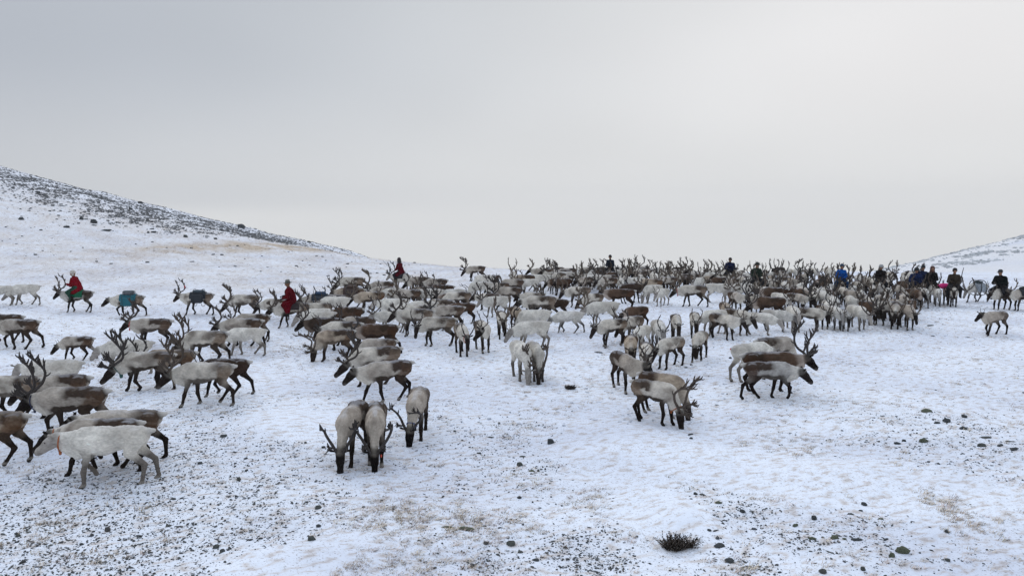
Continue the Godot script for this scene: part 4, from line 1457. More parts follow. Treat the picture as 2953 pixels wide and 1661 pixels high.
# ---------------------------------------------------------------- where things stand (metres)
var HERD := [
	[[-24.803, -36.095, -2.962, 0.936, 1, "ga", "white", "n", false], "pale reindeer grazing at the head of the caravan, cut by the picture edge", "reindeer of the herd", {}],
	[[-23.77, -36.292, -2.934, 0.985, 2, "wl", "white", "s", false], "cream reindeer with grey back walking head down ahead of the rider in red coat", "reindeer of the herd", {}],
	[[-20.194, -34.535, -2.984, 1.005, 3, "wu", "saddle", "b", false], "reindeer with snowy black rump ridden by the person in red coat", "reindeer of the herd", {"rider": "red"}],
	[[-17.141, -33.096, -2.999, 0.985, 4, "wb", "cream", "n", false], "pack reindeer carrying the teal bags behind the rider in red coat", "reindeer of the herd", {"pack": "teal"}],
	[[-14.198, -33.49, -3.022, 0.985, 5, "wu", "cream", "b", false], "pack reindeer with black load and a red tassel on its antler", "reindeer of the herd", {"pack": "black", "tassel": 1}],
	[[-11.946, -33.083, -3.039, 0.985, 6, "wl", "cream", "h", false], "cream reindeer with towering dark antlers following the black pack load", "reindeer of the herd", {}],
	[[-10.4, -32.535, -3.05, 0.936, 7, "sl", "cream", "b", false], "grey-antlered reindeer half hidden behind the mount of the dark red rider", "reindeer of the herd", {}],
	[[-9.125, -30.667, -2.776, 1.005, 8, "wa", "cream", "b", false], "cream reindeer ridden by the person in long dark red robe", "reindeer of the herd", {"rider": "robe"}],
	[[-8.663, -33.229, -3.031, 0.985, 9, "wb", "grey", "b", false], "pack reindeer with navy load behind the dark red robe rider", "reindeer of the herd", {"pack": "navy"}],
	[[-7.774, -35.589, -3.078, 0.985, 10, "wa", "tan", "b", false], "pack reindeer under a brown rug with a white sack", "reindeer of the herd", {"pack": "rug"}],
	[[-8.884, -41.098, -3.078, 0.985, 11, "wl", "cream", "h", false], "pale reindeer with branching antlers just above the brown rug load", "reindeer of the herd", {}],
	[[-6.545, -43.775, 2.662, 0.985, 12, "sa", "white", "b", false], "white reindeer carrying the hooded rider beside the snow crest", "reindeer of the herd", {"rider": "hood"}],
	[[-16.856, -25.236, -2.967, 1.005, 13, "wb", "grey", "m", true], "long grey reindeer with brown rump striding out at the picture edge", "reindeer of the herd", {}],
	[[-18.018, -26.226, -2.963, 0.985, 14, "wl", "grey", "n", true], "grey back showing just above the long grey reindeer at the edge", "reindeer of the herd", {}],
	[[-13.967, -23.668, -2.984, 0.768, 15, "wl", "grey", "s", true], "small grey-brown calf with short antlers walking alone below the red coat rider", "reindeer of the herd", {}],
	[[-12.638, -25.935, -3.007, 0.985, 16, "sa", "grey", "h", true], "grey-backed reindeer wearing a red collar below the teal pack bags", "reindeer of the herd", {"collar": "red"}],
	[[-11.161, -21.334, -2.999, 0.985, 17, "wa", "white", "n", true], "white reindeer with a brown saddle mark behind the tall-antlered bull", "reindeer of the herd", {}],
	[[-9.605, -19.236, -2.935, 1.015, 18, "wl", "cream", "h", true], "cream reindeer with dark face, long upright antlers and a green neck tag", "reindeer of the herd", {"collar": "green"}],
	[[-9.215, -19.737, -3.013, 0.985, 19, "sl", "tan", "b", true], "brown-grey rump between the green-tagged bull and the low-headed walker", "reindeer of the herd", {}],
	[[-9.455, -22.695, -3.025, 1.044, 20, "wl", "cream", "h", true], "cream and grey reindeer with brown thighs and a tangle of antlers", "reindeer of the herd", {}],
	[[-8.82, -24.421, -3.039, 0.906, 21, "wa", "white", "n", true], "all-white young reindeer without antlers behind the brown-thighed walker", "reindeer of the herd", {}],
	[[-9.528, -26.043, -3.038, 0.985, 22, "wb", "grey", "b", true], "grey reindeer with rust brown rump above the white young one", "reindeer of the herd", {}],
	[[-9.581, -27.218, -3.041, 0.985, 23, "sl", "grey", "b", false], "second dark head close beside the rust-rumped grey reindeer", "reindeer of the herd", {}],
	[[-7.392, -17.6, -3.025, 1.034, 24, "wa", "cream", "h", true], "large cream reindeer walking with lowered head and swept antlers, clear of the others", "reindeer of the herd", {"collar": "rope"}],
	[[-7.287, -18.566, -3.031, 0.936, 25, "wl", "dark", "m", true], "dark reindeer mostly hidden behind the large low-headed walker", "reindeer of the herd", {}],
	[[-11.62, -18.549, -2.977, 0.985, 26, "wa", "white", "n", true], "plain white back among the antlers at the picture edge", "reindeer of the herd", {}],
	[[-10.425, -16.801, -2.978, 0.985, 27, "sl", "grey", "n", true], "grey-backed reindeer with rusty tail just above the big brown-rumped bull", "reindeer of the herd", {}],
	[[-11.331, -16.514, -2.965, 0.985, 28, "wl", "cream", "h", true], "pale reindeer with black ring-shaped antlers at the picture edge", "reindeer of the herd", {}],
	[[-9.145, -15.143, -2.982, 1.064, 29, "wb", "grey", "h", true], "big brown-rumped grey bull with cream neck and black wide antlers", "reindeer of the herd", {"collar": "navy"}],
	[[-9.701, -13.505, -2.959, 0.985, 30, "wa", "tan", "n", true], "brown haunch and hind legs leaving the picture edge", "reindeer of the herd", {}],
	[[-7.331, -13.68, -2.998, 1.005, 31, "wb", "grey", "n", true], "dark grey back farthest of the three abreast near the pebbles", "reindeer of the herd", {}],
	[[-7.484, -13.194, -2.991, 0.985, 32, "wa", "grey", "n", true], "dark-faced antlerless reindeer with orange collar behind the white one", "reindeer of the herd", {"collar": "orange"}],
	[[-7.032, -12.609, -2.976, 1.024, 33, "wc#0", "white", "n", true], "big white reindeer without antlers nearest the stony ground, orange collar", "reindeer of the herd", {"collar": "orange"}],
	[[-6.529, -34.006, -2.736, 0.985, 34, "sl", "tan", "h", false], "dark-headed tan reindeer below the hooded rider under a thicket of antlers", "reindeer of the herd", {}],
	[[-5.009, -35.623, -3.1, 0.985, 35, "wl", "grey", "h", false], "cream reindeer with brown rump, head low beneath the antler thicket", "reindeer of the herd", {}],
	[[-3.991, -36.039, -3.109, 0.985, 36, "sa", "white", "b", false], "white reindeer with dark legs between two brown-rumped ones", "reindeer of the herd", {}],
	[[-4.214, -40.873, -3.111, 0.985, 37, "wa", "grey", "b", false], "snow-backed grey reindeer closest below the hooded rider", "reindeer of the herd", {}],
	[[-6.852, -39.081, -2.985, 0.985, 38, "sl", "grey", "h", false], "reindeer hidden by antlers at the feet of the hooded rider", "reindeer of the herd", {}],
	[[-3.629, -27.739, -3.103, 1.015, 39, "sa", "cream", "h", false], "cream reindeer with black head and U-shaped antlers standing mid herd", "reindeer of the herd", {}],
	[[-4.218, -30.439, -3.101, 0.936, 40, "wl", "white", "n", false], "white back just above the U-antlered reindeer", "reindeer of the herd", {}],
	[[-6.692, -26.367, -3.068, 0.985, 41, "sa", "dark", "b", true], "dark-flanked reindeer with black muzzle facing the walkers below the robe rider", "reindeer of the herd", {}],
	[[-7.523, -28.627, -3.03, 0.936, 42, "sl", "white", "s", false], "white-headed reindeer behind the dark-flanked one", "reindeer of the herd", {}],
	[[-6.543, -29.358, -3.077, 0.936, 43, "wl", "brown", "m", false], "brown back beneath the white sack of the rug load", "reindeer of the herd", {}],
	[[-5.555, -26.552, -3.081, 0.985, 44, "wa", "grey", "b", true], "grey reindeer with a brown band along its flank in the packed middle", "reindeer of the herd", {}],
	[[-5.876, -25.493, -3.005, 0.985, 45, "sl", "cream", "m", true], "cream shoulder between the brown band and the grazing heads", "reindeer of the herd", {}],
	[[-4.473, -24.539, -3.088, 0.985, 46, "wb", "brown", "m", true], "cream-rumped reindeer with brown saddle above the nose-down grazers", "reindeer of the herd", {}],
	[[-5.734, -23.73, -2.635, 0.965, 47, "ga", "tan", "b", true], "tan reindeer grazing with pale curved antlers", "reindeer of the herd", {}],
	[[-4.155, -22.695, -3.088, 0.837, 48, "wl", "grey", "s", true], "dark striped calf back peeping above the two angled walkers", "reindeer of the herd", {}],
	[[-3.779, -20.224, -2.686, 1.024, 49, "wl", "cream", "h", true], "cream bull with rusty rump and huge low antlers stepping downhill", "reindeer of the herd", {}],
	[[-3.19, -18.475, -2.638, 1.005, 50, "wa", "grey", "n", true], "antlerless reindeer with brown rump walking beside the huge-antlered bull", "reindeer of the herd", {}],
	[[-3.084, -13.966, -1.647, 1.015, 51, "ga", "greyb", "b", true], "outermost of three grazing heads-on, one antler stretched towards the pebbles", "reindeer of the herd", {}],
	[[-2.613, -14.007, -1.43, 1.015, 52, "ga", "greyb", "b", true], "middle grazer of three heads-on with a red ear tag", "reindeer of the herd", {"eartag": "red"}],
	[[-2.029, -15.626, -1.568, 0.985, 53, "ga", "greyb", "b", true], "grazer with a blue halter standing apart from the touching pair", "reindeer of the herd", {"collar": "blue"}],
	[[-2.642, -25.682, -2.902, 0.985, 54, "yl", "cream", "m", true], "cream reindeer with black legs turning its dark antlered head back", "reindeer of the herd", {}],
	[[-1.617, -24.014, -1.341, 0.985, 55, "sl", "cream", "m", true], "reindeer with red neck ribbon facing the viewer", "reindeer of the herd", {"collar": "red"}],
	[[-0.955, -24.685, -1.28, 0.985, 56, "yr", "cream", "m", true], "reindeer facing the viewer, shoulder to shoulder with the red-ribboned one", "reindeer of the herd", {}],
	[[-2.121, -31.193, -3.017, 0.867, 57, "sa", "brown", "s", false], "reddish brown young reindeer with spike antlers", "reindeer of the herd", {}],
	[[-2.559, -34.604, -3.12, 0.985, 58, "wl", "cream", "n", false], "cream and grey back just above the reddish brown young one", "reindeer of the herd", {}],
	[[-2.487, -50.285, -2.778, 0.985, 59, "sl", "grey", "h", false], "reindeer with crown of antlers alone against the pale sky by the crest", "reindeer of the herd", {}],
	[[-1.688, -44.528, -3.13, 0.936, 60, "ga", "white", "n", false], "white back stooping below the lone antler crown", "reindeer of the herd", {}],
	[[-1.671, -39.219, -3.129, 0.985, 61, "ga", "white", "m", false], "white grazing reindeer second below the lone antler crown", "reindeer of the herd", {}],
	[[-0.196, -36.584, -3.07, 0.985, 62, "wl", "grey", "h", false], "grey-brown reindeer with black face and open antlers above the juvenile", "reindeer of the herd", {}],
	[[-1.182, -35.456, -3.132, 0.788, 63, "sa", "cream", "m", false], "small cream calf with upright spikes beside the open-antlered one", "reindeer of the herd", {}],
	[[-0.029, -41.631, -3.141, 0.985, 64, "wl", "grey", "b", false], "snow-backed reindeer behind the open-antlered one", "reindeer of the herd", {}],
	[[0.725, -43.893, 3.137, 0.985, 65, "wa", "tan", "b", false], "cream reindeer with brown stern walking along the skyline row", "reindeer of the herd", {}],
	[[0.032, -45.802, -1.658, 0.985, 66, "al", "white", "b", false], "reindeer facing the viewer with a tall V of antlers on the skyline", "reindeer of the herd", {}],
	[[1.603, -43.911, 3.131, 0.985, 67, "sl", "white", "n", false], "clean white reindeer in line behind the brown-sterned walker", "reindeer of the herd", {}],
	[[1.946, -47.862, 3.129, 0.985, 68, "sa", "grey", "b", false], "grey reindeer at skyline with two leaning antlers before the clean white one", "reindeer of the herd", {}],
	[[3.007, -47.05, -3.126, 0.985, 69, "wl", "grey", "h", false], "grey reindeer with dark legs and high antlers two places from the navy rider", "reindeer of the herd", {}],
	[[1.148, -31.709, -3.135, 1.024, 70, "wb", "cream", "n", false], "pale walker with rusty thigh and black belly stripe crossing open snow", "reindeer of the herd", {}],
	[[2.128, -28.337, 3.119, 0.837, 71, "wl", "whiteleg", "n", false], "slim white juvenile with a rusty patch sniffing the snow", "reindeer of the herd", {}],
	[[0.634, -25.285, -2.748, 0.955, 72, "sl", "white", "s", true], "white reindeer with little dark antlers facing the black-legged group", "reindeer of the herd", {}],
	[[0.779, -27.967, -2.888, 0.955, 73, "ga", "white", "m", false], "white reindeer farther behind the little-antlered white one", "reindeer of the herd", {}],
	[[-0.367, -27.537, -1.497, 0.965, 74, "sl", "cream", "h", false], "black-legged reindeer facing the viewer with antlers spread like a lyre", "reindeer of the herd", {}],
	[[0.195, -28.725, -1.363, 0.965, 75, "ga", "tan", "h", false], "reindeer lowering its dark palmate antlers beside the lyre-antlered one", "reindeer of the herd", {}],
	[[0.278, -20.744, -1.33, 1.034, 76, "ga", "white", "n", true], "broad white reindeer grazing with grey rump in open snow", "reindeer of the herd", {}],
	[[0.682, -20.833, -1.406, 0.985, 77, "ga", "creamw", "h", true], "white-bodied grazer with dark branching antlers leaning on the broad white one", "reindeer of the herd", {}],
	[[3.278, -37.312, -2.854, 0.985, 78, "sl", "cream", "b", false], "black-faced reindeer at the front edge of the dense herd", "reindeer of the herd", {}],
	[[3.645, -34.188, -2.562, 0.965, 79, "sl", "cream", "b", false], "reindeer with looped antlers looking down beside the black-faced one", "reindeer of the herd", {}],
	[[5.09, -35.378, 3.099, 1.024, 80, "sa", "brown", "b", false], "long reindeer with snowy spine and brown side lying along the herd edge", "reindeer of the herd", {}],
	[[3.652, -30.229, -2.898, 0.985, 81, "sl", "white", "h", false], "white reindeer with ringed antlers and black muzzle", "reindeer of the herd", {}],
	[[3.41, -25.476, -2.588, 0.936, 82, "sl", "cream", "m", true], "black-headed reindeer nosing past the ringed-antler one", "reindeer of the herd", {}],
	[[4.202, -26.264, -2.351, 0.936, 83, "sl", "cream", "b", true], "reindeer with black face and candlestick antlers", "reindeer of the herd", {}],
	[[4.933, -29.842, -2.597, 0.886, 84, "sl", "brown", "n", false], "brown-backed reindeer behind the candlestick antlers", "reindeer of the herd", {}],
	[[4.31, -24.737, -2.145, 0.837, 85, "sl", "white", "m", true], "small reindeer with white blaze and twiggy antlers", "reindeer of the herd", {}],
	[[4.93, -24.761, -1.594, 0.985, 86, "sl", "whiteleg", "m", true], "silver reindeer facing the viewer with wide thin antlers", "reindeer of the herd", {}],
	[[5.983, -26.977, -1.705, 0.936, 87, "sl", "cream", "n", false], "antlerless pale reindeer with black face and pricked ears", "reindeer of the herd", {}],
	[[4.729, -22.228, -2.401, 0.906, 88, "sl", "cream", "s", true], "calf with black mask and red shoulder patch in front of the silver one", "reindeer of the herd", {}],
	[[3.007, -19.58, -1.301, 0.985, 89, "yl", "greyb", "m", true], "grey bull curling its head down beside the frontal black face", "reindeer of the herd", {}],
	[[3.819, -21.041, -1.728, 0.965, 90, "sl", "cream", "b", true], "black-faced reindeer staring from between two pairs of twig antlers", "reindeer of the herd", {}],
	[[3.575, -22.266, -1.757, 0.936, 91, "sl", "tan", "n", true], "black-eared antlerless head behind the curling grey bull", "reindeer of the herd", {}],
	[[3.252, -16.474, -0.72, 0.936, 92, "ga", "cream", "h", true], "reindeer with orange collar grazing under a great rack of antlers", "reindeer of the herd", {"collar": "orange"}],
	[[3.584, -17.268, -0.723, 0.985, 93, "ga", "tan", "n", true], "brown-grey back behind the orange-collared grazer", "reindeer of the herd", {}],
	[[5.896, -23.311, -2.028, 0.886, 94, "wl", "cream", "n", true], "single pale reindeer with black lowered head walking free of the herd", "reindeer of the herd", {}],
	[[6.932, -28.124, -1.782, 0.936, 95, "sl", "cream", "m", false], "pale round-bodied reindeer behind the free walker", "reindeer of the herd", {}],
	[[7.744, -28.604, -2.627, 0.936, 96, "sl", "white", "s", false], "white reindeer with black face and sturdy dark legs in the front rank", "reindeer of the herd", {}],
	[[7.923, -27.714, -1.025, 0.936, 97, "yl", "cream", "m", false], "pale reindeer turning away beside the blue-haltered one", "reindeer of the herd", {}],
	[[8.769, -28.675, -1.135, 0.965, 98, "sl", "cream", "s", false], "cream-necked reindeer with black muzzle below the blue halter", "reindeer of the herd", {}],
	[[8.838, -30.725, -1.689, 0.936, 99, "sa", "tan", "m", false], "brown-faced reindeer wearing a blue halter", "reindeer of the herd", {"collar": "blue"}],
	[[9.569, -28.457, -0.585, 0.837, 100, "sl", "white", "n", false], "pale calf in profile without antlers", "reindeer of the herd", {}],
	[[10.467, -29.233, -0.626, 0.837, 101, "sl", "whiteleg", "n", false], "second pale calf overlapping the first, with grey legs", "reindeer of the herd", {}],
	[[11.219, -29.486, -1.714, 0.955, 102, "sl", "white", "m", false], "white-fronted reindeer with drooping black face", "reindeer of the herd", {}],
	[[11.92, -29.688, -0.375, 0.906, 103, "yl", "cream", "m", false], "reindeer in profile turning a white face to the viewer", "reindeer of the herd", {}],
	[[12.816, -30.509, -1.759, 0.936, 104, "sl", "grey", "m", false], "dark-chested reindeer squeezed between profile and rank", "reindeer of the herd", {}],
	[[11.179, -32.413, 3.043, 1.005, 105, "wl", "brown", "h", false], "reindeer with brown flank and spreading antlers across the herd's front", "reindeer of the herd", {}],
	[[12.658, -36.033, 3.041, 0.985, 106, "sa", "brown", "b", false], "brown-banded long back behind the spreading antlers", "reindeer of the herd", {}],
	[[8.837, -36.564, 3.071, 1.044, 107, "wa", "cream", "h", false], "tall cream bull with red throat patch striding along the herd's front", "reindeer of the herd", {"collar": "red"}],
	[[10.593, -37.991, -0.605, 0.985, 108, "sl", "white", "h", false], "white-bodied reindeer whose dark face meets the cream bull's tail", "reindeer of the herd", {}],
	[[11.633, -37.804, -2.881, 0.985, 109, "sl", "white", "b", false], "white shoulder in the thick of the antlers below the dark-hatted rider", "reindeer of the herd", {}],
	[[6.106, -37.934, 0.389, 0.985, 110, "sa", "dark", "b", false], "dark brown reindeer standing side-on with a snowy spine", "reindeer of the herd", {}],
	[[7.658, -41.286, 3.087, 0.985, 111, "sl", "tan", "b", false], "tan reindeer above the side-on dark one", "reindeer of the herd", {}],
	[[7.148, -38.027, -2.586, 0.906, 112, "ga", "white", "m", false], "white reindeer grazing between the dark one and the striped neck", "reindeer of the herd", {}],
	[[7.356, -36.576, -2.293, 0.837, 113, "sl", "white", "m", false], "small white reindeer with pale twigs beside the cream bull's chest", "reindeer of the herd", {}],
	[[13.127, -30.072, -1.658, 0.936, 114, "sl", "whiteleg", "m", false], "silver-white reindeer at the start of the frontal rank", "reindeer of the herd", {}],
	[[13.339, -29.724, -1.801, 0.837, 115, "sl", "darkw", "s", false], "calf with black head and white brow in the frontal rank", "reindeer of the herd", {}],
	[[14.001, -30.015, -1.456, 0.955, 116, "sl", "white", "b", false], "white reindeer lowering a black head with one long antler up", "reindeer of the herd", {}],
	[[14.99, -31.161, -1.564, 0.955, 117, "sl", "brown", "h", false], "dark brown reindeer with the tallest antlers of the frontal rank", "reindeer of the herd", {}],
	[[15.475, -30.79, -2.826, 0.985, 118, "yl", "cream", "b", false], "cream reindeer standing three-quarter with one straight antler", "reindeer of the herd", {}],
	[[15.519, -30.025, -2.097, 0.955, 119, "sl", "grey", "b", false], "grey-chested reindeer next to the last of the rank", "reindeer of the herd", {}],
	[[15.851, -29.697, -1.751, 0.955, 120, "sl", "greyb", "m", false], "dark-chested reindeer closing the frontal rank on the open snow", "reindeer of the herd", {}],
	[[6.316, -47.94, -1.959, 0.985, 121, "sa", "cream", "b", false], "mount of the navy rider above the crowd", "reindeer of the herd", {"rider": "navy"}],
	[[13.449, -46.099, -1.795, 0.985, 122, "sa", "cream", "b", false], "mount of the rider in dark blue coat", "reindeer of the herd", {"rider": "darkblue"}],
	[[12.889, -39.35, -1.665, 0.985, 123, "sa", "grey", "b", false], "mount hidden beneath the rider in broad dark hat", "reindeer of the herd", {"rider": "greenhat"}],
	[[17.69, -40.095, -1.834, 0.985, 124, "sa", "tan", "b", false], "mount of the rider in bright blue jacket", "reindeer of the herd", {"rider": "blue"}],
	[[19.578, -39.642, -1.917, 0.985, 125, "sa", "white", "b", false], "white mount of the black-coated rider with white hat", "reindeer of the herd", {"rider": "whitehat"}],
	[[20.347, -37.591, -1.858, 0.985, 126, "sa", "tan", "b", false], "mount of the nearer of two navy riders side by side", "reindeer of the herd", {"rider": "navy2"}],
	[[21.539, -39.172, -1.86, 0.985, 127, "sa", "cream", "b", false], "mount of the navy rider half hidden behind another", "reindeer of the herd", {"rider": "navy3"}],
	[[21.672, -38.525, -1.863, 0.985, 128, "sa", "white", "b", false], "white-necked mount of the rider in black with brown hood", "reindeer of the herd", {"rider": "brownhood"}],
	[[21.9, -36.953, -1.94, 0.985, 129, "sa", "cream", "b", false], "mount of the olive coated rider beside the pink bag", "reindeer of the herd", {"rider": "olive"}],
	[[24.437, -39.192, -2.872, 0.985, 130, "wl", "whiteleg", "b", false], "pack reindeer under grey bags and black straps, last but two of the train", "reindeer of the herd", {"pack": "grey"}],
	[[23.5, -35.754, -2.687, 1.005, 131, "sa", "cream", "m", false], "cream-necked mount of the rider in black jacket and cap", "reindeer of the herd", {"rider": "black"}],
	[[24.331, -35.454, -2.972, 1.005, 132, "sa", "grey", "b", false], "dark pack reindeer following the black jacket rider, cut by the picture edge", "reindeer of the herd", {"pack": "dark"}],
	[[20.344, -36.781, -1.756, 0.936, 133, "wa", "whiteleg", "m", false], "white reindeer trotting in front of the two navy riders", "reindeer of the herd", {}],
	[[21.323, -37.241, -2.04, 0.837, 134, "sl", "whiteleg", "s", false], "small white reindeer with bowed head before the brown-hooded rider", "reindeer of the herd", {}],
	[[22.162, -37.943, -2.077, 0.936, 135, "sl", "grey", "b", false], "grey reindeer with one long dark antler beside the olive rider", "reindeer of the herd", {}],
	[[18.11, -27.871, -2.754, 0.886, 136, "wu", "greyb", "s", false], "lone small dusky reindeer with twig antlers on the open snow below the cap rider", "reindeer of the herd", {}],
	[[6.478, -18.422, -0.099, 0.936, 137, "wb", "greyw", "n", true], "mottled grey reindeer with cream ruff walking, nearest of the trio on open snow", "reindeer of the herd", {}],
	[[6.76, -19.065, -0.065, 1.064, 138, "sa", "brown", "h", true], "dark brown bull with many-tined antlers, middle of the trio", "reindeer of the herd", {}],
	[[6.713, -20.554, 0.465, 1.024, 139, "sl", "white", "n", true], "white reindeer with orange tail tag seen from behind in the trio", "reindeer of the herd", {"eartag": "tail"}],
	[[7.76, -21.663, 0.213, 1.005, 140, "ga", "grey", "n", true], "grey back beyond the white one of the trio", "reindeer of the herd", {}],
	[[-3.705, -30.1, -2.983, 0.869, 141, "sa", "cream", "m", false], "cream reindeer, thin antlers, first past the hooded rider in the second row", "reindeer of the herd", {}],
	[[-4.676, -28.541, -2.819, 0.878, 142, "sa", "white", "b", false], "white reindeer, broad antlers, second before the hooded rider in the second row", "reindeer of the herd", {}],
	[[-3.79, -31.235, -3.027, 0.912, 143, "sa", "white", "m", false], "white reindeer, thin antlers, second past the hooded rider in the second row", "reindeer of the herd", {}],
	[[-7.752, -32.315, -3.068, 0.977, 144, "yl", "white", "m", false], "white reindeer, thin antlers, fourth past the dark red robe rider in the second row", "reindeer of the herd", {}],
	[[-3.218, -32.558, -3.137, 0.895, 145, "sl", "greyb", "h", false], "dusky grey reindeer, huge antlers, third past the hooded rider in the second row", "reindeer of the herd", {}],
	[[-7.824, -29.939, -2.919, 0.846, 146, "sl", "white", "m", false], "white reindeer, thin antlers, second past the dark red robe rider in the second row", "reindeer of the herd", {}],
	[[-8.161, -34.027, 3.121, 0.86, 147, "yl", "cream", "b", false], "cream reindeer, broad antlers, third past the dark red robe rider in the second row", "reindeer of the herd", {}],
	[[-5.272, -42.009, -3.076, 0.97, 148, "wl", "grey", "b", false], "grey-backed reindeer, broad antlers, first past the hooded rider in the middle row", "reindeer of the herd", {}],
	[[-6.476, -37.058, -2.85, 0.904, 149, "sl", "grey", "m", false], "grey-backed reindeer, thin antlers, third before the hooded rider in the nearer row", "reindeer of the herd", {}],
	[[-2.545, -29.382, -2.881, 0.968, 150, "sa", "grey", "h", false], "grey-backed reindeer, huge antlers, second before the lone antler crown in the second row", "reindeer of the herd", {}],
	[[-8.189, -31.271, -3.078, 0.904, 151, "sl", "cream", "h", false], "cream reindeer, huge antlers, first past the dark red robe rider in the second row", "reindeer of the herd", {}],
	[[-6.51, -37.707, -2.775, 0.857, 152, "yl", "tan", "b", false], "tan reindeer, broad antlers, second before the hooded rider in the nearer row", "reindeer of the herd", {}],
	[[-3.654, -37.902, -3.037, 0.966, 153, "yl", "brown", "b", false], "brown reindeer, broad antlers, second past the hooded rider in the nearer row", "reindeer of the herd", {}],
	[[-5.132, -31.993, -2.968, 0.941, 154, "sa", "white", "m", false], "white reindeer, thin antlers, first before the hooded rider in the second row", "reindeer of the herd", {}],
	[[-4.446, -36.9, -2.878, 0.98, 155, "yl", "grey", "m", false], "grey-backed reindeer, thin antlers, first past the hooded rider in the nearer row", "reindeer of the herd", {}],
	[[-5.876, -36.726, -3.026, 0.904, 156, "sl", "white", "m", false], "white reindeer, thin antlers, first before the hooded rider in the nearer row", "reindeer of the herd", {}],
	[[1.852, -32.196, 3.081, 0.858, 157, "sl", "dark", "h", false], "dark brown reindeer, huge antlers, first before the navy rider in the second row", "reindeer of the herd", {}],
	[[-0.731, -33.181, -2.654, 0.905, 158, "sa", "white", "h", false], "white reindeer, huge antlers, first past the lone antler crown in the second row", "reindeer of the herd", {}],
	[[-2.976, -37.225, -2.7, 0.838, 159, "sa", "whiteleg", "b", false], "silver-white reindeer, broad antlers, first before the lone antler crown in the nearer row", "reindeer of the herd", {}],
	[[-2.956, -35.243, -2.633, 0.857, 160, "sa", "brown", "b", false], "brown reindeer, broad antlers, first before the lone antler crown in the second row", "reindeer of the herd", {}],
	[[-0.739, -40.755, -2.726, 0.837, 161, "sl", "grey", "b", false], "grey-backed reindeer, broad antlers, first past the lone antler crown in the nearer row", "reindeer of the herd", {}],
	[[-1.416, -45.025, -2.869, 0.871, 162, "wl", "brown", "b", false], "brown reindeer, broad antlers, first past the lone antler crown in the middle row", "reindeer of the herd", {}],
	[[0.96, -35.079, 3.136, 0.883, 163, "sa", "cream", "m", false], "cream reindeer, thin antlers, second past the lone antler crown in the second row", "reindeer of the herd", {}],
	[[0.931, -42.403, -2.719, 0.907, 164, "sa", "white", "b", false], "white reindeer, broad antlers, second past the lone antler crown in the middle row", "reindeer of the herd", {}],
	[[4.806, -44.22, -2.987, 0.936, 165, "wa", "white", "m", false], "white reindeer, thin antlers, fourth before the navy rider in the middle row", "reindeer packed in the far herd", {}],
	[[4.272, -43.414, -2.327, 0.857, 166, "wa", "grey", "m", false], "grey-backed reindeer, thin antlers, sixth before the navy rider in the middle row", "reindeer packed in the far herd", {}],
	[[4.13, -47.303, -1.688, 0.914, 167, "sl", "white", "b", false], "white reindeer, broad antlers, fourth before the navy rider in the next-to-farthest row", "reindeer packed in the far herd", {}],
	[[3.624, -49.55, -2.942, 0.936, 168, "sl", "grey", "h", false], "grey-backed reindeer, huge antlers, sixth before the navy rider in the farthest row", "reindeer of the herd", {}],
	[[2.84, -51.177, -2.032, 0.845, 169, "ga", "cream", "b", false], "cream reindeer, broad antlers, eighth before the navy rider in the farthest row", "reindeer of the herd", {}],
	[[5.109, -51.004, -2.838, 0.892, 170, "wl", "cream", "b", false], "cream reindeer, broad antlers, fourth before the navy rider in the farthest row", "reindeer packed in the far herd", {}],
	[[2.566, -45.079, -3.071, 0.968, 171, "al", "cream", "h", false], "cream reindeer, huge antlers, eleventh before the navy rider in the middle row", "reindeer of the herd", {}],
	[[5.424, -49.721, -2.159, 0.832, 172, "yl", "white", "b", false], "white reindeer, broad antlers, third before the navy rider in the farthest row", "reindeer packed in the far herd", {}],
	[[5.735, -49.325, -2.298, 0.868, 173, "wa", "brown", "h", false], "brown reindeer, huge antlers, second before the navy rider in the farthest row", "reindeer packed in the far herd", {}],
	[[4.455, -44.814, -2.634, 0.936, 174, "sl", "cream", "b", false], "cream reindeer, broad antlers, fifth before the navy rider in the middle row", "reindeer packed in the far herd", {}],
	[[5.377, -42.121, -2.533, 0.959, 175, "sa", "grey", "b", false], "grey-backed reindeer, broad antlers, second before the navy rider in the middle row", "reindeer packed in the far herd", {}],
	[[3.209, -44.24, -2.249, 0.864, 176, "sl", "grey", "m", false], "grey-backed reindeer, thin antlers, eighth before the navy rider in the middle row", "reindeer of the herd", {}],
	[[2.761, -42.006, -2.592, 0.921, 177, "yl", "brown", "m", false], "brown reindeer, thin antlers, ninth before the navy rider in the middle row", "reindeer of the herd", {}],
	[[5.283, -46.082, -1.996, 0.861, 178, "yl", "cream", "b", false], "cream reindeer, broad antlers, first before the navy rider in the next-to-farthest row", "reindeer packed in the far herd", {}],
	[[5.3, -42.978, -2.677, 0.867, 179, "sl", "white", "b", false], "white reindeer, broad antlers, third before the navy rider in the middle row", "reindeer packed in the far herd", {}],
	[[3.955, -41.874, -1.803, 0.967, 180, "sl", "greyb", "b", false], "dusky grey reindeer, broad antlers, seventh before the navy rider in the middle row", "reindeer packed in the far herd", {}],
	[[3.09, -50.331, -2.265, 0.941, 181, "sl", "brown", "h", false], "brown reindeer, huge antlers, seventh before the navy rider in the farthest row", "reindeer of the herd", {}],
	[[4.906, -46.642, -2.237, 0.878, 182, "sa", "white", "h", false], "white reindeer, huge antlers, second before the navy rider in the next-to-farthest row", "reindeer packed in the far herd", {}],
	[[2.482, -42.77, -2.629, 0.857, 183, "sl", "brown", "m", false], "brown reindeer, thin antlers, tenth before the navy rider in the middle row", "reindeer of the herd", {}],
	[[6.151, -46.676, -2.225, 0.959, 184, "wl", "brown", "b", false], "brown reindeer, broad antlers, first past the navy rider in the next-to-farthest row", "reindeer packed in the far herd", {}],
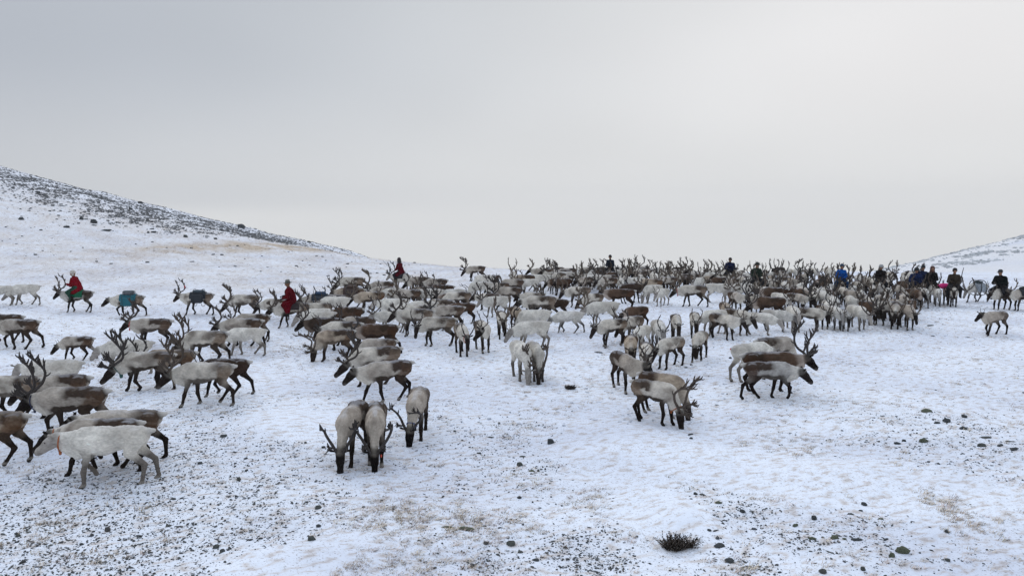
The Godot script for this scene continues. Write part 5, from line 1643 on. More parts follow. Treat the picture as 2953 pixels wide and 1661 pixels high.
	[[4.978, -47.864, -2.006, 0.945, 185, "sa", "whiteleg", "b", false], "silver-white reindeer, broad antlers, third before the navy rider in the next-to-farthest row", "reindeer packed in the far herd", {}],
	[[4.51, -48.945, -1.82, 0.887, 186, "wa", "brown", "b", false], "brown reindeer, broad antlers, fifth before the navy rider in the farthest row", "reindeer packed in the far herd", {}],
	[[5.963, -50.825, -2.534, 0.904, 187, "sa", "dark", "h", false], "dark brown reindeer, huge antlers, first before the navy rider in the farthest row", "reindeer packed in the far herd", {}],
	[[5.879, -45.378, -2.56, 0.855, 188, "wa", "cream", "h", false], "cream reindeer, huge antlers, first before the navy rider in the middle row", "reindeer packed in the far herd", {}],
	[[3.176, -46.118, -2.939, 0.937, 189, "wl", "white", "h", false], "white reindeer, huge antlers, fifth before the navy rider in the next-to-farthest row", "reindeer of the herd", {}],
	[[6.524, -48.932, -2.966, 0.887, 190, "ga", "white", "b", false], "white reindeer, broad antlers, first past the navy rider in the farthest row", "reindeer packed in the far herd", {}],
	[[12.732, -46.233, -1.948, 0.846, 191, "yl", "tan", "h", false], "tan reindeer, huge antlers, first before the dark blue rider in the next-to-farthest row", "reindeer packed in the far herd", {}],
	[[7.814, -46.297, -2.148, 0.96, 192, "sa", "greyb", "b", false], "dusky grey reindeer, broad antlers, third past the navy rider in the next-to-farthest row", "reindeer packed in the far herd", {}],
	[[7.618, -44.687, -1.912, 0.921, 193, "wl", "white", "b", false], "white reindeer, broad antlers, fourth past the navy rider in the middle row", "reindeer packed in the far herd", {}],
	[[8.813, -43.293, -2.458, 0.882, 194, "sa", "greyb", "b", false], "dusky grey reindeer, broad antlers, sixth past the navy rider in the middle row", "reindeer packed in the far herd", {}],
	[[13.572, -49.578, -2.835, 0.908, 195, "sa", "cream", "h", false], "cream reindeer, huge antlers, second before the dark blue rider in the farthest row", "reindeer packed in the far herd", {}],
	[[8.35, -52.464, -2.35, 0.83, 196, "sa", "cream", "h", false], "cream reindeer, huge antlers, fourth past the navy rider in the farthest row", "reindeer packed in the far herd", {}],
	[[6.869, -50.522, -2.898, 0.959, 197, "sl", "white", "h", false], "white reindeer, huge antlers, second past the navy rider in the farthest row", "reindeer packed in the far herd", {}],
	[[10.255, -44.9, 3.093, 0.942, 198, "yl", "cream", "h", false], "cream reindeer, huge antlers, sixth before the dark blue rider in the middle row", "reindeer packed in the far herd", {}],
	[[11.78, -47.055, -2.953, 0.972, 199, "al", "cream", "b", false], "cream reindeer, broad antlers, fourth before the dark blue rider in the next-to-farthest row", "reindeer packed in the far herd", {}],
	[[12.059, -46.174, -2.214, 0.979, 200, "sa", "white", "b", false], "white reindeer, broad antlers, third before the dark blue rider in the next-to-farthest row", "reindeer packed in the far herd", {}],
	[[7.834, -49.665, -3.006, 0.927, 201, "wa", "grey", "h", false], "grey-backed reindeer, huge antlers, third past the navy rider in the farthest row", "reindeer packed in the far herd", {}],
	[[11.863, -44.507, -3.035, 0.867, 202, "sa", "tan", "m", false], "tan reindeer, thin antlers, third before the dark blue rider in the middle row", "reindeer packed in the far herd", {}],
	[[9.976, -49.161, -1.679, 0.865, 203, "yl", "white", "h", false], "white reindeer, huge antlers, seventh past the navy rider in the next-to-farthest row", "reindeer packed in the far herd", {}],
	[[6.347, -43.393, -1.531, 0.852, 204, "wl", "white", "b", false], "white reindeer, broad antlers, first past the navy rider in the middle row", "reindeer packed in the far herd", {}],
	[[8.211, -48.467, -2.238, 0.979, 205, "sa", "cream", "h", false], "cream reindeer, huge antlers, fourth past the navy rider in the next-to-farthest row", "reindeer packed in the far herd", {}],
	[[8.952, -42.812, -2.547, 0.904, 206, "yl", "grey", "b", false], "grey-backed reindeer, broad antlers, seventh past the navy rider in the middle row", "reindeer packed in the far herd", {}],
	[[11.372, -52.214, -2.75, 0.834, 207, "wa", "cream", "b", false], "cream reindeer, broad antlers, eighth before the dark blue rider in the farthest row", "reindeer packed in the far herd", {}],
	[[8.507, -51.618, -2.393, 0.919, 208, "yl", "brown", "h", false], "brown reindeer, huge antlers, fifth past the navy rider in the farthest row", "reindeer packed in the far herd", {}],
	[[9.732, -47.458, -2.278, 0.962, 209, "sa", "cream", "b", false], "cream reindeer, broad antlers, eighth past the navy rider in the next-to-farthest row", "reindeer packed in the far herd", {}],
	[[13.513, -51.579, -1.744, 0.83, 210, "sl", "cream", "b", false], "cream reindeer, broad antlers, fourth before the dark blue rider in the farthest row", "reindeer packed in the far herd", {}],
	[[10.088, -43.255, -1.834, 0.884, 211, "sa", "dark", "b", false], "dark brown reindeer, broad antlers, fifth before the dark blue rider in the middle row", "reindeer packed in the far herd", {}],
	[[12.161, -52.09, -2.321, 0.873, 212, "al", "cream", "h", false], "cream reindeer, huge antlers, fifth before the dark blue rider in the farthest row", "reindeer packed in the far herd", {}],
	[[8.643, -50.426, -3.007, 0.975, 213, "wl", "grey", "b", false], "grey-backed reindeer, broad antlers, sixth past the navy rider in the farthest row", "reindeer packed in the far herd", {}],
	[[7.338, -47.944, -1.692, 0.983, 214, "wl", "cream", "b", false], "cream reindeer, broad antlers, second past the navy rider in the next-to-farthest row", "reindeer packed in the far herd", {}],
	[[10.216, -51.203, -2.504, 0.872, 215, "yl", "white", "h", false], "white reindeer, huge antlers, tenth past the navy rider in the farthest row", "reindeer packed in the far herd", {}],
	[[11.067, -46.013, -2.879, 0.903, 216, "sa", "grey", "h", false], "grey-backed reindeer, huge antlers, sixth before the dark blue rider in the next-to-farthest row", "reindeer packed in the far herd", {}],
	[[7.315, -43.613, 3.136, 0.851, 217, "al", "white", "b", false], "white reindeer, broad antlers, third past the navy rider in the middle row", "reindeer packed in the far herd", {}],
	[[15.04, -51.589, -2.222, 0.915, 218, "wa", "white", "b", false], "white reindeer, broad antlers, first past the dark blue rider in the farthest row", "reindeer packed in the far herd", {}],
	[[11.864, -42.762, -2.955, 0.875, 219, "ga", "brown", "b", false], "brown reindeer, broad antlers, second before the dark blue rider in the middle row", "reindeer packed in the far herd", {}],
	[[8.621, -45.001, -1.542, 0.945, 220, "sl", "white", "m", false], "white reindeer, thin antlers, fifth past the navy rider in the middle row", "reindeer packed in the far herd", {}],
	[[14.035, -49.189, -2.392, 0.963, 221, "wa", "cream", "b", false], "cream reindeer, broad antlers, first before the dark blue rider in the farthest row", "reindeer packed in the far herd", {}],
	[[10.623, -42.598, -2.283, 0.856, 222, "sl", "white", "h", false], "white reindeer, huge antlers, fourth before the dark blue rider in the middle row", "reindeer packed in the far herd", {}],
	[[11.359, -50.614, -3.013, 0.894, 223, "sa", "cream", "h", false], "cream reindeer, huge antlers, sixth before the dark blue rider in the farthest row", "reindeer packed in the far herd", {}],
	[[12.247, -49.335, -1.934, 0.89, 224, "sl", "grey", "b", false], "grey-backed reindeer, broad antlers, fifth before the dark blue rider in the next-to-farthest row", "reindeer packed in the far herd", {}],
	[[8.162, -47.526, -2.358, 0.903, 225, "ga", "grey", "h", false], "grey-backed reindeer, huge antlers, fifth past the navy rider in the next-to-farthest row", "reindeer packed in the far herd", {}],
	[[12.992, -47.867, -2.86, 0.887, 226, "wl", "white", "b", false], "white reindeer, broad antlers, second before the dark blue rider in the next-to-farthest row", "reindeer packed in the far herd", {}],
	[[12.694, -44.149, -3.108, 0.875, 227, "al", "cream", "b", false], "cream reindeer, broad antlers, first before the dark blue rider in the middle row", "reindeer packed in the far herd", {}],
	[[13.646, -50.29, -2.45, 0.828, 228, "wa", "cream", "h", false], "cream reindeer, huge antlers, third before the dark blue rider in the farthest row", "reindeer packed in the far herd", {}],
	[[6.762, -45.642, -2.058, 0.861, 229, "sl", "cream", "h", false], "cream reindeer, huge antlers, second past the navy rider in the middle row", "reindeer packed in the far herd", {}],
	[[11.446, -48.935, -1.935, 0.846, 230, "yl", "cream", "h", false], "cream reindeer, huge antlers, seventh before the dark blue rider in the next-to-farthest row", "reindeer packed in the far herd", {}],
	[[10.48, -47.463, -2.45, 0.853, 231, "sl", "grey", "b", false], "grey-backed reindeer, broad antlers, eighth before the dark blue rider in the next-to-farthest row", "reindeer packed in the far herd", {}],
	[[10.035, -45.456, 3.095, 0.857, 232, "sa", "cream", "h", false], "cream reindeer, huge antlers, ninth before the dark blue rider in the next-to-farthest row", "reindeer packed in the far herd", {}],
	[[11.739, -52.79, -2.852, 0.906, 233, "sa", "dark", "b", false], "dark brown reindeer, broad antlers, seventh before the dark blue rider in the farthest row", "reindeer packed in the far herd", {}],
	[[12.414, -42.314, -2.53, 0.856, 234, "sa", "greyb", "m", false], "dusky grey reindeer, thin antlers, first past the dark blue rider in the middle row", "reindeer packed in the far herd", {}],
	[[9.067, -47.754, -1.952, 0.888, 235, "wl", "white", "h", false], "white reindeer, huge antlers, sixth past the navy rider in the next-to-farthest row", "reindeer packed in the far herd", {}],
	[[9.269, -52.813, -2.241, 0.957, 236, "sa", "grey", "h", false], "grey-backed reindeer, huge antlers, seventh past the navy rider in the farthest row", "reindeer packed in the far herd", {}],
	[[8.864, -49.389, -3.02, 0.898, 237, "ga", "greyb", "h", false], "dusky grey reindeer, huge antlers, eighth past the navy rider in the farthest row", "reindeer packed in the far herd", {}],
	[[10.079, -51.915, -2.465, 0.975, 238, "wa", "white", "b", false], "white reindeer, broad antlers, ninth past the navy rider in the farthest row", "reindeer packed in the far herd", {}],
	[[17.065, -46.519, -2.363, 0.861, 239, "sl", "grey", "b", false], "grey-backed reindeer, broad antlers, fourth past the broad-hatted rider in the next-to-farthest row", "reindeer packed in the far herd", {}],
	[[15.152, -39.233, -2.145, 0.906, 240, "sl", "white", "m", false], "white reindeer, thin antlers, sixth before the bright blue rider in the nearer row", "reindeer packed in the far herd", {}],
	[[14.646, -34.898, -1.505, 0.946, 241, "sl", "whiteleg", "h", false], "silver-white reindeer, huge antlers, fourth before the bright blue rider in the second row", "reindeer packed in the far herd", {}],
	[[14.212, -36.786, -1.314, 0.951, 242, "sa", "cream", "b", false], "cream reindeer, broad antlers, seventh before the bright blue rider in the nearer row", "reindeer packed in the far herd", {}],
	[[11.258, -34.794, -1.539, 0.863, 243, "yl", "cream", "m", false], "cream reindeer, thin antlers, first before the broad-hatted rider in the second row", "reindeer packed in the far herd", {}],
	[[15.78, -40.558, -2.04, 0.864, 244, "sl", "cream", "m", false], "cream reindeer, thin antlers, fifth before the bright blue rider in the nearer row", "reindeer packed in the far herd", {}],
	[[17.146, -47.831, -2.077, 0.912, 245, "al", "grey", "b", false], "grey-backed reindeer, broad antlers, third past the broad-hatted rider in the next-to-farthest row", "reindeer packed in the far herd", {}],
	[[14.919, -40.73, -2.112, 0.919, 246, "sa", "grey", "m", false], "grey-backed reindeer, thin antlers, fourth past the broad-hatted rider in the nearer row", "reindeer packed in the far herd", {}],
	[[15.05, -42.676, -1.36, 0.857, 247, "sa", "white", "b", false], "white reindeer, broad antlers, fourth past the broad-hatted rider in the middle row", "reindeer packed in the far herd", {}],
	[[11.787, -39.414, -2.304, 0.834, 248, "sl", "whiteleg", "b", false], "silver-white reindeer, broad antlers, first past the dark blue rider in the nearer row", "reindeer packed in the far herd", {}],
	[[18.145, -43.082, -1.614, 0.966, 249, "sa", "brown", "m", false], "brown reindeer, thin antlers, second before the bright blue rider in the middle row", "reindeer packed in the far herd", {}],
	[[15.787, -48.359, -2.301, 0.839, 250, "al", "grey", "b", false], "grey-backed reindeer, broad antlers, first before the broad-hatted rider in the next-to-farthest row", "reindeer packed in the far herd", {}],
	[[18.833, -44.855, -1.535, 0.869, 251, "sa", "tan", "h", false], "tan reindeer, huge antlers, third before the bright blue rider in the middle row", "reindeer packed in the far herd", {}],
	[[16.774, -39.482, -2.259, 0.899, 252, "sa", "whiteleg", "b", false], "silver-white reindeer, broad antlers, second before the bright blue rider in the nearer row", "reindeer packed in the far herd", {}],
	[[10.497, -34.872, -1.438, 0.93, 253, "yl", "grey", "h", false], "grey-backed reindeer, huge antlers, first past the dark blue rider in the second row", "reindeer packed in the far herd", {}],
	[[16.503, -42.374, -1.639, 0.856, 254, "wa", "grey", "h", false], "grey-backed reindeer, huge antlers, fifth before the bright blue rider in the middle row", "reindeer packed in the far herd", {}],
	[[13.97, -41.732, -1.357, 0.9, 255, "sl", "brown", "b", false], "brown reindeer, broad antlers, first past the broad-hatted rider in the middle row", "reindeer packed in the far herd", {}],
	[[15.666, -45.178, -1.961, 0.856, 256, "wa", "tan", "b", false], "tan reindeer, broad antlers, third past the broad-hatted rider in the middle row", "reindeer packed in the far herd", {}],
	[[14.321, -39.089, -1.895, 0.95, 257, "sa", "white", "b", false], "white reindeer, broad antlers, third past the broad-hatted rider in the nearer row", "reindeer packed in the far herd", {}],
	[[19.583, -49.628, -1.974, 0.883, 258, "yl", "grey", "h", false], "grey-backed reindeer, huge antlers, third before the bright blue rider in the farthest row", "reindeer packed in the far herd", {}],
	[[14.581, -46.507, -1.331, 0.929, 259, "sa", "whiteleg", "h", false], "silver-white reindeer, huge antlers, second before the broad-hatted rider in the next-to-farthest row", "reindeer packed in the far herd", {}],
	[[21.046, -49.391, -1.497, 0.947, 260, "wa", "white", "b", false], "white reindeer, broad antlers, first before the bright blue rider in the farthest row", "reindeer packed in the far herd", {}],
	[[13.547, -43.951, -2.299, 0.926, 261, "sl", "grey", "m", false], "grey-backed reindeer, thin antlers, third past the dark blue rider in the middle row", "reindeer packed in the far herd", {}],
	[[14.606, -48.174, -2.384, 0.921, 262, "sa", "cream", "b", false], "cream reindeer, broad antlers, first past the dark blue rider in the next-to-farthest row", "reindeer packed in the far herd", {}],
	[[17.278, -45.031, -1.985, 0.857, 263, "sl", "brown", "m", false], "brown reindeer, thin antlers, seventh past the broad-hatted rider in the middle row", "reindeer packed in the far herd", {}],
	[[13.849, -45.07, -2.109, 0.911, 264, "ga", "grey", "m", false], "grey-backed reindeer, thin antlers, second past the dark blue rider in the middle row", "reindeer packed in the far herd", {}],
	[[17.314, -42.047, -2.176, 0.917, 265, "sl", "brown", "h", false], "brown reindeer, huge antlers, fourth before the bright blue rider in the middle row", "reindeer packed in the far herd", {}],
	[[15.075, -36.403, -2.122, 0.929, 266, "sa", "white", "m", false], "white reindeer, thin antlers, third before the bright blue rider in the nearer row", "reindeer packed in the far herd", {}],
	[[15.926, -42.696, -1.51, 0.965, 267, "yl", "greyb", "b", false], "dusky grey reindeer, broad antlers, sixth past the broad-hatted rider in the middle row", "reindeer packed in the far herd", {}],
	[[18.157, -50.875, -2.336, 0.98, 268, "sa", "dark", "b", false], "dark brown reindeer, broad antlers, first past the broad-hatted rider in the farthest row", "reindeer packed in the far herd", {}],
	[[15.5, -38.246, -1.822, 0.857, 269, "yl", "cream", "h", false], "cream reindeer, huge antlers, fourth before the bright blue rider in the nearer row", "reindeer packed in the far herd", {}],
	[[13.762, -39.363, -2.302, 0.947, 270, "sa", "grey", "m", false], "grey-backed reindeer, thin antlers, second past the broad-hatted rider in the nearer row", "reindeer packed in the far herd", {}],
	[[18.61, -50.276, -2.163, 0.866, 271, "sa", "white", "h", false], "white reindeer, huge antlers, second past the broad-hatted rider in the farthest row", "reindeer packed in the far herd", {}],
	[[12.774, -37.36, -1.177, 0.842, 272, "yl", "white", "h", false], "white reindeer, huge antlers, first past the broad-hatted rider in the nearer row", "reindeer packed in the far herd", {}],
	[[15.725, -36.973, -1.601, 0.904, 273, "sa", "white", "h", false], "white reindeer, huge antlers, first before the bright blue rider in the nearer row", "reindeer packed in the far herd", {}],
	[[13.583, -43.008, -2.373, 0.865, 274, "wl", "white", "m", false], "white reindeer, thin antlers, first before the broad-hatted rider in the middle row", "reindeer packed in the far herd", {}],
	[[12.471, -34.534, -1.356, 0.903, 275, "sl", "white", "b", false], "white reindeer, broad antlers, first past the broad-hatted rider in the second row", "reindeer packed in the far herd", {}],
	[[14.874, -50.099, -1.356, 0.897, 276, "ga", "white", "h", false], "white reindeer, huge antlers, second past the dark blue rider in the farthest row", "reindeer packed in the far herd", {}],
	[[15.127, -45.133, -1.753, 0.841, 277, "sa", "cream", "m", false], "cream reindeer, thin antlers, second past the broad-hatted rider in the middle row", "reindeer packed in the far herd", {}],
	[[16.21, -48.124, -2.076, 0.92, 278, "sa", "cream", "b", false], "cream reindeer, broad antlers, first past the broad-hatted rider in the next-to-farthest row", "reindeer packed in the far herd", {}],
	[[16.501, -44.355, -1.754, 0.83, 279, "sa", "white", "m", false], "white reindeer, thin antlers, fifth past the broad-hatted rider in the middle row", "reindeer packed in the far herd", {}],
	[[13.312, -34.745, -1.196, 0.841, 280, "yl", "grey", "h", false], "grey-backed reindeer, huge antlers, second past the broad-hatted rider in the second row", "reindeer packed in the far herd", {}],
	[[15.238, -35.597, -1.834, 0.907, 281, "sa", "brown", "m", false], "brown reindeer, thin antlers, second before the bright blue rider in the second row", "reindeer packed in the far herd", {}],
	[[14.088, -34.748, -1.894, 0.891, 282, "sl", "cream", "m", false], "cream reindeer, thin antlers, fifth before the bright blue rider in the second row", "reindeer packed in the far herd", {}],
	[[17.833, -45.692, -1.465, 0.865, 283, "al", "grey", "h", false], "grey-backed reindeer, huge antlers, first before the bright blue rider in the next-to-farthest row", "reindeer packed in the far herd", {}],
	[[19.205, -50.385, -2.161, 0.927, 284, "yl", "white", "h", false], "white reindeer, huge antlers, third past the broad-hatted rider in the farthest row", "reindeer packed in the far herd", {}],
	[[13.863, -36.128, -1.297, 0.906, 285, "yl", "brown", "b", false], "brown reindeer, broad antlers, third past the broad-hatted rider in the second row", "reindeer packed in the far herd", {}],
	[[20.358, -50.054, -1.669, 0.912, 286, "sl", "white", "b", false], "white reindeer, broad antlers, second before the bright blue rider in the farthest row", "reindeer packed in the far herd", {}],
	[[16.428, -47.483, -2.252, 0.83, 287, "sa", "white", "h", false], "white reindeer, huge antlers, second past the broad-hatted rider in the next-to-farthest row", "reindeer packed in the far herd", {}],
	[[14.47, -33.421, -1.742, 0.861, 288, "sl", "whiteleg", "m", false], "silver-white reindeer, thin antlers, first before the bright blue rider in the second row", "reindeer packed in the far herd", {}],
	[[18.902, -43.265, -1.902, 0.888, 289, "sl", "greyb", "b", false], "dusky grey reindeer, broad antlers, first before the bright blue rider in the middle row", "reindeer packed in the far herd", {}],
	[[17.963, -34.196, -1.855, 0.916, 290, "yl", "grey", "m", false], "grey-backed reindeer, thin antlers, fourth before the two navy riders in the second row", "reindeer packed in the far herd", {}],
	[[18.573, -36.728, -1.973, 0.971, 291, "sa", "white", "b", false], "white reindeer, broad antlers, third past the white-hatted rider in the second row", "reindeer packed in the far herd", {}],
	[[24.442, -45.92, -1.499, 0.933, 292, "yl", "white", "b", false], "white reindeer, broad antlers, second before the two navy riders in the next-to-farthest row", "reindeer packed in the far herd", {}],
	[[21.174, -45.177, -1.591, 0.902, 293, "wa", "white", "h", false], "white reindeer, huge antlers, fourth before the white-hatted rider in the middle row", "reindeer packed in the far herd", {}],
	[[15.591, -32.522, -1.57, 0.922, 294, "sl", "cream", "b", false], "cream reindeer, broad antlers, first before the white-hatted rider in the second row", "reindeer packed in the far herd", {}],
	[[17.066, -34.106, -1.475, 0.846, 295, "sl", "white", "b", false], "white reindeer, broad antlers, first past the white-hatted rider in the second row", "reindeer packed in the far herd", {}],
	[[22.697, -45.556, -1.641, 0.935, 296, "sl", "whiteleg", "b", false], "silver-white reindeer, broad antlers, first past the white-hatted rider in the middle row", "reindeer packed in the far herd", {}],
	[[20.168, -42.044, -1.612, 0.971, 297, "sl", "cream", "m", false], "cream reindeer, thin antlers, second before the white-hatted rider in the middle row", "reindeer packed in the far herd", {}],
	[[18.925, -35.831, -1.935, 0.911, 298, "sa", "grey", "b", false], "grey-backed reindeer, broad antlers, third before the two navy riders in the second row", "reindeer packed in the far herd", {}],
	[[17.269, -36.837, -1.846, 0.865, 299, "sl", "white", "b", false], "white reindeer, broad antlers, third before the white-hatted rider in the second row", "reindeer packed in the far herd", {}],
	[[23.265, -46.206, -1.453, 0.982, 300, "sa", "cream", "h", false], "cream reindeer, huge antlers, first past the white-hatted rider in the next-to-farthest row", "reindeer packed in the far herd", {}],
	[[20.877, -46.498, -1.963, 0.917, 301, "sl", "cream", "h", false], "cream reindeer, huge antlers, first past the bright blue rider in the next-to-farthest row", "reindeer packed in the far herd", {}],
	[[18.86, -40.549, -1.619, 0.901, 302, "sa", "cream", "b", false], "cream reindeer, broad antlers, fourth past the bright blue rider in the nearer row", "reindeer packed in the far herd", {}],
	[[22.13, -43.945, -1.918, 0.898, 303, "sl", "cream", "b", false], "cream reindeer, broad antlers, third past the white-hatted rider in the middle row", "reindeer packed in the far herd", {}],
	[[21.657, -45.308, -1.472, 0.848, 304, "sl", "whiteleg", "h", false], "silver-white reindeer, huge antlers, third before the white-hatted rider in the middle row", "reindeer packed in the far herd", {}],
	[[17.222, -31.981, -2.06, 0.848, 305, "sa", "brown", "m", false], "brown reindeer, thin antlers, second before the two navy riders in the second row", "reindeer packed in the far herd", {}],
	[[18.705, -38.601, -2.014, 0.905, 306, "sl", "cream", "b", false], "cream reindeer, broad antlers, first before the white-hatted rider in the nearer row", "reindeer packed in the far herd", {}],
	[[19.931, -44.879, -2.039, 0.965, 307, "wa", "cream", "h", false], "cream reindeer, huge antlers, first past the bright blue rider in the middle row", "reindeer packed in the far herd", {}],
	[[24.95, -46.606, -1.605, 0.954, 308, "sl", "grey", "h", false], "grey-backed reindeer, huge antlers, first before the two navy riders in the next-to-farthest row", "reindeer packed in the far herd", {}],
	[[22.105, -42.269, -1.902, 0.833, 309, "sl", "brown", "b", false], "brown reindeer, broad antlers, third before the two navy riders in the middle row", "reindeer packed in the far herd", {}],
	[[20.052, -38.664, -1.76, 0.922, 310, "yl", "grey", "b", false], "grey-backed reindeer, broad antlers, second before the two navy riders in the nearer row", "reindeer packed in the far herd", {}],
	[[16.092, -31.912, -1.841, 0.936, 311, "sl", "grey", "m", false], "grey-backed reindeer, thin antlers, second past the white-hatted rider in the second row", "reindeer packed in the far herd", {}],
	[[16.583, -36.315, -1.512, 0.871, 312, "sl", "greyb", "m", false], "dusky grey reindeer, thin antlers, second past the bright blue rider in the second row", "reindeer packed in the far herd", {}],
	[[21.307, -42.565, -2.022, 0.909, 313, "yl", "greyb", "b", false], "dusky grey reindeer, broad antlers, second past the white-hatted rider in the middle row", "reindeer packed in the far herd", {}],
	[[16.804, -37.824, -1.575, 0.906, 314, "sl", "cream", "m", false], "cream reindeer, thin antlers, first past the bright blue rider in the nearer row", "reindeer packed in the far herd", {}],
	[[19.799, -36.57, -1.473, 0.927, 315, "sa", "brown", "m", false], "brown reindeer, thin antlers, first before the two navy riders in the second row", "reindeer packed in the far herd", {}],
	[[17.834, -38.806, -1.88, 0.868, 316, "sa", "whiteleg", "b", false], "silver-white reindeer, broad antlers, third past the bright blue rider in the nearer row", "reindeer packed in the far herd", {}],
	[[20.4, -43.969, -2.005, 0.945, 317, "sa", "whiteleg", "m", false], "silver-white reindeer, thin antlers, second past the bright blue rider in the middle row", "reindeer packed in the far herd", {}],
	[[18.493, -41.168, -1.882, 0.959, 318, "sa", "white", "h", false], "white reindeer, huge antlers, second past the bright blue rider in the nearer row", "reindeer packed in the far herd", {}],
	[[16.75, -32.48, -1.809, 0.859, 319, "sl", "greyb", "b", false], "dusky grey reindeer, broad antlers, fourth past the white-hatted rider in the second row", "reindeer packed in the far herd", {}],
	[[22.987, -42.769, -1.617, 0.838, 320, "ga", "brown", "m", false], "brown reindeer, thin antlers, first before the two navy riders in the middle row", "reindeer packed in the far herd", {}],
	[[15.163, -33.26, -1.85, 0.877, 321, "yl", "white", "b", false], "white reindeer, broad antlers, first past the bright blue rider in the second row", "reindeer packed in the far herd", {}],
	[[21.006, -43.183, -2.021, 0.928, 322, "sa", "white", "b", false], "white reindeer, broad antlers, first before the white-hatted rider in the middle row", "reindeer packed in the far herd", {}],
	[[13.765, -32.343, -1.745, 0.851, 323, "sa", "white", "b", false], "white reindeer, broad antlers, third before the bright blue rider in the second row", "reindeer packed in the far herd", {}],
	[[19.394, -41.506, -1.676, 0.856, 324, "sl", "brown", "b", false], "brown reindeer, broad antlers, fifth before the white-hatted rider in the middle row", "reindeer packed in the far herd", {}],
	[[23.752, -44.963, -1.732, 0.828, 325, "sl", "white", "b", false], "white reindeer, broad antlers, second before the two navy riders in the middle row", "reindeer packed in the far herd", {}],
	[[21.596, -40.828, -1.708, 0.944, 326, "sl", "brown", "h", false], "brown reindeer, huge antlers, first before the two navy riders in the nearer row", "reindeer packed in the far herd", {}],
	[[16.29, -34.156, -1.953, 0.829, 327, "sa", "grey", "m", false], "grey-backed reindeer, thin antlers, second before the white-hatted rider in the second row", "reindeer packed in the far herd", {}],
]

const PACKS := {"teal": "teal bags with a beige box and grey bundle on a pack reindeer", "black": "black bulky load on a pack reindeer with a red tassel", "navy": "navy bags topped with bright blue cloth beside the dark red robe rider", "rug": "brown rug and white sack slung over a pack reindeer", "grey": "pale grey bags held by black straps on the train's pack reindeer", "dark": "dark load on the pack reindeer behind the black jacket rider"}

var RIDERS := {
	"red": {"label": "person in bright red coat and pale fur hat riding ahead of the teal bags", "coat": Vector3(0.165, 0.006, 0.011), "hat": "fur", "hat_color": [0.5, 0.46, 0.4], "skirt": 1, "cloth": Vector3(0, 0.095, 0.042), "blanket": "green saddle cloth under the rider in red coat", "reach": 1.9, "rein": "rein from the red coat rider's hand to the mount", "rein_out": 1, "bow": 0.07, "bulk": 1.22, "legs": Vector3(0.02, 0.06, 0.04)},
	"robe": {"label": "person in long dark red robe and grey brimmed hat riding", "coat": Vector3(0.1, 0.006, 0.01), "hat": "brim", "hat_color": [0.15, 0.15, 0.125], "robe": 1, "blanket": "dark saddle cloth under the long red robe", "bulk": 1.2, "cloth": Vector3(0.03, 0.02, 0.02), "turn": -8},
	"hood": {"label": "person in dark red with black hood riding by the snow crest", "coat": Vector3(0.085, 0.007, 0.012), "hat": "hood", "hat_color": [0.022, 0.012, 0.015], "skirt": 1, "blanket": "black saddle cloth under the hooded rider", "cloth": Vector3(0.015, 0.015, 0.017)},
	"navy": {"label": "person in navy coat with red hem riding amid skyline antlers", "coat": Vector3(0.016, 0.022, 0.034), "trim": Vector3(0.16, 0.025, 0.018), "hat": "knit", "hat_color": [0.018, 0.02, 0.024], "skirt": 1, "blanket": "dark saddle cloth under the navy coat rider"},
	"darkblue": {"label": "person in broad dark blue coat riding behind antlers", "coat": Vector3(0.011, 0.017, 0.05), "hat": "knit", "hat_color": [0.02, 0.018, 0.017], "skirt": 1, "bulk": 1.15, "blanket": "dark saddle cloth under the dark blue coat rider"},
	"greenhat": {"label": "person in dark green with broad hat sunk among antlers", "coat": Vector3(0.026, 0.038, 0.028), "hat": "brim", "hat_color": [0.03, 0.032, 0.026], "blanket": "dark saddle cloth under the broad-hatted rider"},
	"blue": {"label": "person in bright blue jacket and dark cap riding", "coat": Vector3(0.01, 0.085, 0.33), "hat": "knit", "hat_color": [0.02, 0.045, 0.08], "legs": Vector3(0.015, 0.05, 0.12), "blanket": "dark saddle cloth under the bright blue rider"},
	"whitehat": {"label": "person in black coat and white fur hat riding", "coat": Vector3(0.015, 0.012, 0.012), "hat": "fur", "hat_color": [0.36, 0.36, 0.35], "skirt": 1, "blanket": "dark saddle cloth under the white-hatted rider"},
	"navy2": {"label": "nearer of two people in navy riding side by side", "coat": Vector3(0.013, 0.022, 0.066), "hat": "fur", "hat_color": [0.018, 0.018, 0.02], "bulk": 1.12, "blanket": "reddish saddle cloth under the nearer navy rider", "cloth": Vector3(0.07, 0.03, 0.025)},
	"navy3": {"label": "person in navy half hidden behind another navy rider", "coat": Vector3(0.011, 0.019, 0.055), "hat": "knit", "hat_color": [0.015, 0.017, 0.022], "blanket": "dark saddle cloth under the half hidden navy rider"},
	"brownhood": {"label": "person in black with reddish brown hood riding", "coat": Vector3(0.013, 0.012, 0.013), "hat": "hood", "hat_color": [0.075, 0.03, 0.024], "skirt": 1, "blanket": "black saddle cloth under the brown-hooded rider"},
	"olive": {"label": "person in olive brown coat riding with a pink bag", "coat": Vector3(0.042, 0.033, 0.024), "hat": "knit", "hat_color": [0.018, 0.014, 0.013], "skirt": 1, "bulk": 1.08, "blanket": "brown saddle cloth under the olive coated rider", "cloth": Vector3(0.04, 0.03, 0.022)},
	"black": {"label": "person in bulky black jacket and peaked cap riding last", "coat": Vector3(0.008, 0.01, 0.01), "hat": "cap", "hat_color": [0.018, 0.019, 0.02], "bulk": 1.2, "bow": 0.12, "skirt": 1, "blanket": "black saddle cloth under the rider in peaked cap", "rein": "rein held by the rider in black jacket and cap", "rein_out": 1},
}

